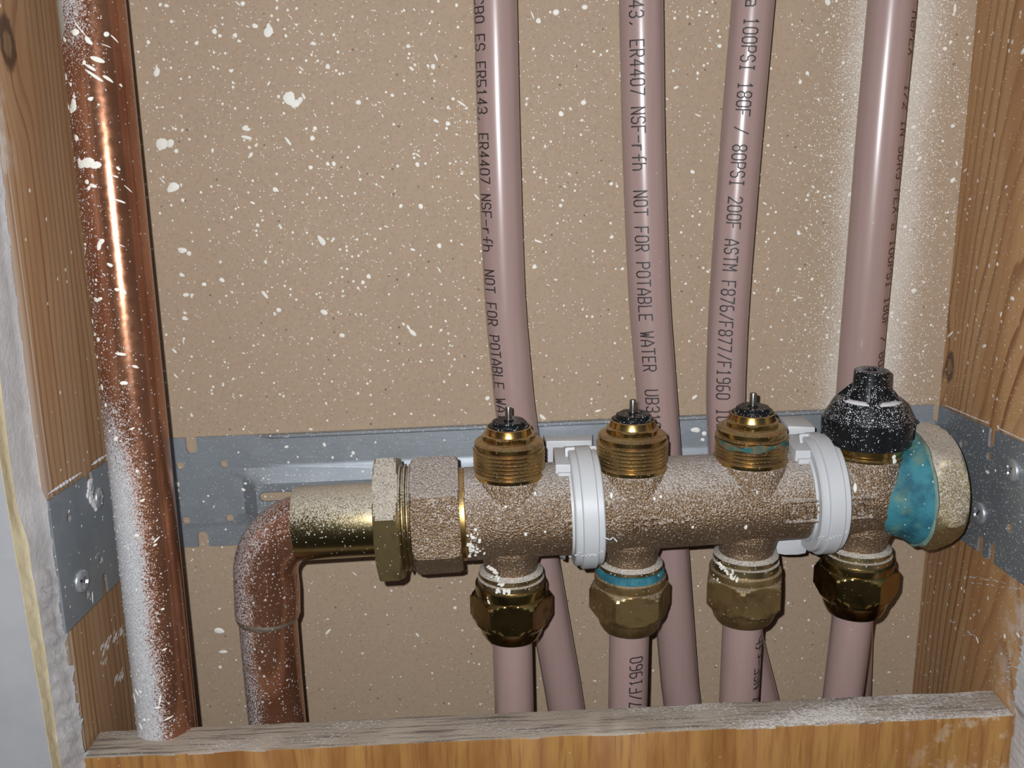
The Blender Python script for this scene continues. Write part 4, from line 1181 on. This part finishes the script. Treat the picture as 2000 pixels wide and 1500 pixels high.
# paint drops on the casting and the end cap
bm = bmesh.new()
_sb = body_surf(0, 0); Sb = lambda u, v, d: _sb(u, v, d + .42)
for px, py, r, st in ((1045, 965, 3, 1), (986, 990, 3, 1), (1022, 1043, 3, 1.3), (1193, 968, 4, 1.3), (1276, 974, 3, 1), (1289, 971, 3, 1), (1668, 952, 5, 1.8), (1349, 1028, 3, 1), (1454, 1028, 3.5, 1.6), (1477, 960, 3, 1.6), (968, 925, 3, 1), (1060, 1037, 2.5, 1)):
    be = beta_of(px, py); blob(bm, Sb, on_axis(px, 17.4), be * 17.4, r * .2, rnd, st, 1.4, .35)
b = BASES[3]
for px, py, r, st in ((1714, 893, 4, 1.2), (1716, 901, 4.5, 1.2)):
    a_ = asin((px - 1690) / 72.0); zz = z_at(Vector((b.x, b.y - 14.5, 0)), py)
    blob(bm, lambda u, v, dr: Vector((b.x + (15.6 + dr) * sin(u / 15), b.y - (15.6 + dr) * cos(u / 15), v)), a_ * 15, zz, r * .2, rnd, st, 1.4, .4)
for px, py, r in ((1693, 1050, 3.2), (1718, 1049, 4.5)):
    a_ = asin((px - 1678) / 56.0); zz = z_at(Vector((b.x, b.y - 10.6, 0)), py)
    blob(bm, lambda u, v, dr: Vector((b.x + (11.1 + dr) * sin(u / 11), b.y - (11.1 + dr) * cos(u / 11), v)), a_ * 11, zz, r * .2, rnd, 1, 0, .35)
for k in range(46):
    px, py = 908 + abs(rnd.gauss(0, 13)), rnd.gauss(1066, 13)
    if py > 1086: continue
    blob(bm, Sb, on_axis(px, 17.4), beta_of(px, py) * 17.4, rnd.uniform(.2, .75), rnd, rnd.uniform(1, 1.6), rnd.uniform(0, 3), .35, 7)
tag(obj('paint_spatter', bm, M_WHITE, mani), 'white paint drops on the casting', kind='stuff')

# ---------------------------------------------------------------- black cap on the fourth valve
b = BASES[3]
cap = thing('valve_cap', b + Vector((0, 0, 19)), 'black plastic cap screwed on the fourth valve, sprinkled with white dust', 'cap')
zz = [z_at(b, q) - b.z for q in (860, 810, 779, 752, 722)]
bm = bmesh.new()
lathe(bm, [(13.9, zz[0]), (15.9, zz[0]), (16.3, zz[0] + .5), (16.3, zz[1] - .5), (15.9, zz[1] + .3), (12.9, zz[2] - .3), (12.3, zz[2] + .2), (11.6, zz[2] + .3), (7.5, zz[2] + .9), (6.6, zz[3]), (6.4, zz[4] - .3), (6.1, zz[4]), (2.6, zz[4]), (2.3, zz[4] - .4), (2.2, zz[4] - 2.5), (0, zz[4] - 2.5)], b, UP, 72)
obj('cap_shell', bm, M_BLACK, cap, 14)
bm = bmesh.new()
for k in range(6):
    th = radians(-10 + 60 * k)
    d = Vector((sin(th), -cos(th), 0)); s = Vector((cos(th), sin(th), 0))
    w = 1.1
    q = [b + d * r + Vector((0, 0, h)) for r, h in ((5.5, zz[2] + .2), (12.2, zz[2] + .2), (6.4, zz[3] + .6), (5.5, zz[3] + .6))]
    lo = [bm.verts.new(p_ - s * w) for p_ in q]; hi = [bm.verts.new(p_ + s * w) for p_ in q]
    bm.faces.new(lo); bm.faces.new(hi)
    for j in range(4): bm.faces.new((lo[j], lo[(j + 1) % 4], hi[(j + 1) % 4], hi[j]))
obj('cap_fins', bm, M_BLACK, cap, 30)['label'] = 'upright fins round the neck'
bm = bmesh.new()
for k in range(6):
    th = radians(-38 + 60 * k)
    d = Vector((sin(th), -cos(th), 0)); s = Vector((cos(th), sin(th), 0))
    pts = []
    for h, r1 in ((zz[0] + .3, 17.3), (zz[1] - .6, 17.1)):
        for r, sw in ((15.5, -2.2), (r1, -1.5), (r1, 1.5), (15.5, 2.2)): pts.append(b + d * r + s * sw + Vector((0, 0, h)))
    hexa(bm, pts, .25)
obj('grip_ribs', bm, M_BLACK, cap, 30)['label'] = 'raised grip ribs on the rim'
bm = bmesh.new()
for a0, a1, seed in ((-1.25, -.35, 1), (-.02, .95, 2)):
    rs = random.Random(seed); g = []
    for k in range(25):
        a_ = lerp(a0, a1, k / 24); e = min(1, 6 * min(k, 24 - k) / 24 + .25)
        r0_, r1_ = lerp(10.6, 8.2, e * rs.uniform(.6, 1)), 11.9
        row = [bm.verts.new(b + Vector((r * sin(a_), -r * cos(a_), zz[2] + h))) for r, h in ((r0_, .55), (lerp(r0_, r1_, .5), 1.0 * e + .4), (r1_, .75), (r1_ + .1, .2), (r0_, .2))]
        g.append(row)
    for A, B in zip(g[:-1], g[1:]):
        for k in range(5): bm.faces.new((A[k], A[(k + 1) % 5], B[(k + 1) % 5], B[k]))
    bm.faces.new(g[0]); bm.faces.new(g[-1])
tag(obj('dust_drift', bm, M_GYPSUM, cap, 60), 'white dust lying on the ledge between the fins', kind='stuff')

# ---------------------------------------------------------------- white pipe clamps
def clamp(px, label, rot, slide, top_row, lobe):
    t0 = on_axis(px, 23)
    c = A0 + AX * t0
    root = thing('pipe_clamp', c + Vector((0, 30, -22)), label, 'clamp', 'white clamps on the manifold')
    bm = bmesh.new()
    W = 5.5
    pr = [(17.6, -W), (21.6, -W), (22.2, -W + .5), (22.2, -2.9), (23.2, -2.7), (23.5, -2.4), (23.5, 2.6), (23.2, 2.9), (22.2, 3.1), (22.2, W - .5), (21.6, W), (17.6, W), (17.6, -W)]
    a, f, s = frame_for(AX)
    seg = 72; rings = []
    bmv = []
    for r, h in pr[:-1]:
        bmv.append([bm.verts.new(c + a * h + f * (r * cos(2 * pi * k / seg)) + s * (r * sin(2 * pi * k / seg))) for k in range(seg)])
    for i in range(len(bmv)):
        A, B = bmv[i], bmv[(i + 1) % len(bmv)]
        for k in range(seg): bm.faces.new((A[k], A[(k + 1) % seg], B[(k + 1) % seg], B[k]))
    strap = obj('strap', bm, M_PLASTIC, root, 30)
    bm = bmesh.new()                               # base standing off the bracket
    y1 = 410.2
    xo = c.x - 4 + slide
    pts = []
    zt_ = P(px, top_row, 401).z
    for z_ in (c.z - 21, zt_):
        for x_, y_ in ((-9.5, 401), (9.5, 401), (10.5, y1), (-10.5, y1)): pts.append(Vector((xo + x_, y_, z_)))
    hexa(bm, pts, .8)
    box(bm, (c.x - 6.5, c.y + 14, c.z - 15), (c.x + 5.5, 403, c.z + 14), .6)
    lathe(bm, [(17.6, -W - .9), (22.6, -W - .9), (23.2, -W - .4), (23.2, W - .2), (22.6, W + .4), (17.6, W + .4)], c, AX, 72, rfun=lambda th, r, h: r if cos(th) < -.12 or r < 18 else 18.2)
    obj('base_block', bm, M_PLASTIC, root, 30)
    bm = bmesh.new()
    box(bm, (c.x - 11.4, c.y - 7, c.z + 9), (c.x - 5.4, c.y + 14, c.z + 19.6), .6)
    box(bm, (c.x - 10.4, c.y - 8.4, c.z + 9.2), (c.x - 5.6, c.y - 6.5, c.z + 16.6), .4)
    obj('latch', bm, M_PLASTIC, root, 30)['label'] = 'square latch at the upper left of the strap'
    bm = bmesh.new()
    qq = c + Vector((-W - 2.0 + slide * .2, 4, -20.5))
    lathe(bm, [(0, -2.2), (2.2, -1.8), (2.9, -.4), (2.9, .3), (1.4, .4), (1.4, 9)], qq, Vector((1, 0, 0)), 32)
    obj('clamp_screw', bm, M_ZINC, root, 40)['label'] = 'small bright screw end'
    bm = bmesh.new()                               # ridge of torn flash across the strap
    rs = random.Random(int(px)); fr = Vector((0, -1, 0))
    for k in range(26):
        u = lerp(-W + .8, W, k / 25); be = radians(-28 + rot + rs.uniform(-2, 2)) + u * .010 * (1 if rot else .3)
        rr_ = 23.5 if abs(u) < 3 else 22.3
        q = c + AX * u + Vector((0, -cos(be), sin(be))) * rr_
        bmesh.ops.create_icosphere(bm, subdivisions=1, radius=rs.uniform(.22, .5), matrix=Matrix.Translation(q))
    tag(obj('torn_flash', bm, M_PLASTIC, strap, 60), 'ragged white plastic burr')
    if lobe:
        bm = bmesh.new()
        box(bm, (c.x - 15, c.y + 1, c.z - 27.6), (c.x - 1, c.y + 18, c.z - 9), 4.5)
        obj('base_foot', bm, M_PLASTIC, root, 40)
    return root, c
c1, cc1 = clamp(1150, 'white plastic pipe clamp between the first and second valves', 0, 0, 860, False)
c2, cc2 = clamp(1633, 'white plastic pipe clamp beside the black cap', 4, 1, 851, True)
# block on the second clamp's base and a curl of plastic on the first
bm = bmesh.new()
q = P(1562, 842, 392)
hexa(bm, [Vector((q.x + x_, y_, q.z + z_)) for z_ in (-4, 2.8) for x_, y_ in ((-5.5, 390), (5, 388), (5, 404), (-5.5, 404))], .7)
obj('base_lug', bm, M_PLASTIC, c2, 30)
bm = bmesh.new()
pts = [P(x_, y_, 346) for x_, y_ in ((1178, 1049), (1186, 1052), (1192, 1054), (1197, 1050), (1201, 1053), (1205, 1058))]
Tube(pts, .32, .5).mesh(bm, 8)
obj('plastic_curl', bm, M_PLASTIC, c1, 60)

# ---------------------------------------------------------------- plastic pipes and their printing
def pex(name, pix, label, r, prints, group):
    pts = [P(x, y, D) for x, y, D in pix]
    first = pts[0] + (pts[0] - pts[1]).normalized() * (120 if pix[0][1] <= 0 else 0.1)
    last = pts[-1] + (pts[-1] - pts[-2]).normalized() * 70
    tube = Tube([first] + pts + [last], r, 4)
    root = thing(name, tube.p[-1], label, 'pipe', group)
    bm = bmesh.new(); tube.mesh(bm, 40)
    obj('pipe_tube', bm, M_PEX, root, 60)
    for text, y0, y1, ang, up, ink, hgt in prints:
        bm = bmesh.new()
        if not up:
            s0, s1 = tube.s_of_row(y0), tube.s_of_row(y1)
            pitch = (s1 - s0) / len(text); sg = 1
        else:
            s0, s1 = tube.s_of_row(y1), tube.s_of_row(y0)
            pitch = (s0 - s1) / len(text); sg = -1
        a0 = radians(ang[0]); a1 = radians(ang[1])
        def surf(u, v, dr):
            s = s0 + u
            a = lerp(a0, a1, abs(u) / (pitch * len(text))) + v / r
            return tube.S(s, a, dr)
        write(bm, text, surf, pitch, hgt, .52, (sg, sg), lift=.05, cw=.66)
        obj('printed_text', bm, ink, root, 0)['label'] = 'dark printed lettering along the pipe'
    return root, tube
RY = 402.5
G = 'rear plastic pipes rising behind the manifold'
pex('plastic_pipe', [(967, 0, RY), (974.5, 280, RY), (985, 560, RY), (998, 720, RY), (1009, 820, RY), (1036, 980, RY), (1068, 1170, RY), (1095, 1320, RY), (1104, 1375, RY)],
    'mauve plastic pipe behind the first valve from the left, printed NOT FOR POTABLE WATER', 8.15,
    [('CBO ES ER5143, ER4407 NSF-rfh  NOT FOR POTABLE WATER', -2, 842, (-50, -42), False, M_INK, 5.2)], G)
pex('plastic_pipe', [(1252, 0, RY), (1257, 280, RY), (1267, 560, RY), (1278.5, 720, RY), (1287, 830, RY), (1305, 1050, RY), (1326, 1320, RY), (1332, 1375, RY)],
    'mauve plastic pipe behind the second valve, print down its middle ending UB310', 8.2,
    [('43, ER4407 NSF-rfh  NOT FOR POTABLE WATER  UB3102', 5, 845, (-20, -21), False, M_INK, 5.2)], G)
pex('plastic_pipe', [(1471, 0, RY), (1447, 280, RY), (1426, 560, RY), (1419, 700, RY), (1418, 820, RY), (1430, 1050, RY), (1452, 1230, RY), (1483, 1358, RY)],
    'mauve plastic pipe left of and behind the third valve, printed F876/F877/F1960', 7.9,
    [('a 100PSI 180F / 80PSI 200F ASTM F876/F877/F1960 ICBO', 4, 848, (-12, -20), False, M_INK, 5.2)], G)
pex('plastic_pipe', [(1742, 0, 399), (1719, 250, 399), (1698, 500, 400), (1681, 700, 401.5), (1669, 880, RY), (1664, 1100, RY), (1664, 1230, RY), (1661, 1352, RY)],
    'mauve plastic pipe rising behind the black cap, white overspray on the panel around it', 8.6,
    [('hePEX   1/2 IN SDR9 PEX-a 100PSI 180F / 80', 26, 712, (57, 50), False, M_INK_RED, 5.0)], G)
G2 = 'front plastic pipes below the manifold'
def front(i, bx, label, prints, r=7.85):
    b, ze = OUT[i]
    top = b + Vector((0, 0, ze + 4)); tx, ty = proj(top)
    return pex('plastic_pipe', [(tx, ty, b.y), (lerp(tx, bx[0], .5), lerp(ty, bx[1], .5), b.y), (bx[0], bx[1], b.y)], label, r, prints, G2)
front(0, (1004, 1375), 'short pale plastic pipe below the leftmost outlet nut, without visible print', [])
front(1, (1226, 1372), 'short pale plastic pipe below the second outlet nut, printed F1960', [('877/F1960', 1261, 1390, (17, 17), True, M_INK, 5.2)])
front(2, (1443, 1366), 'short pale plastic pipe below the third outlet nut, printed NSF-rfh', [('07 NSF-rfh', 1228, 1372, (50, 50), True, M_INK, 5.0)])
front(3, (1646, 1358), 'short pale plastic pipe below the rightmost outlet nut', [])
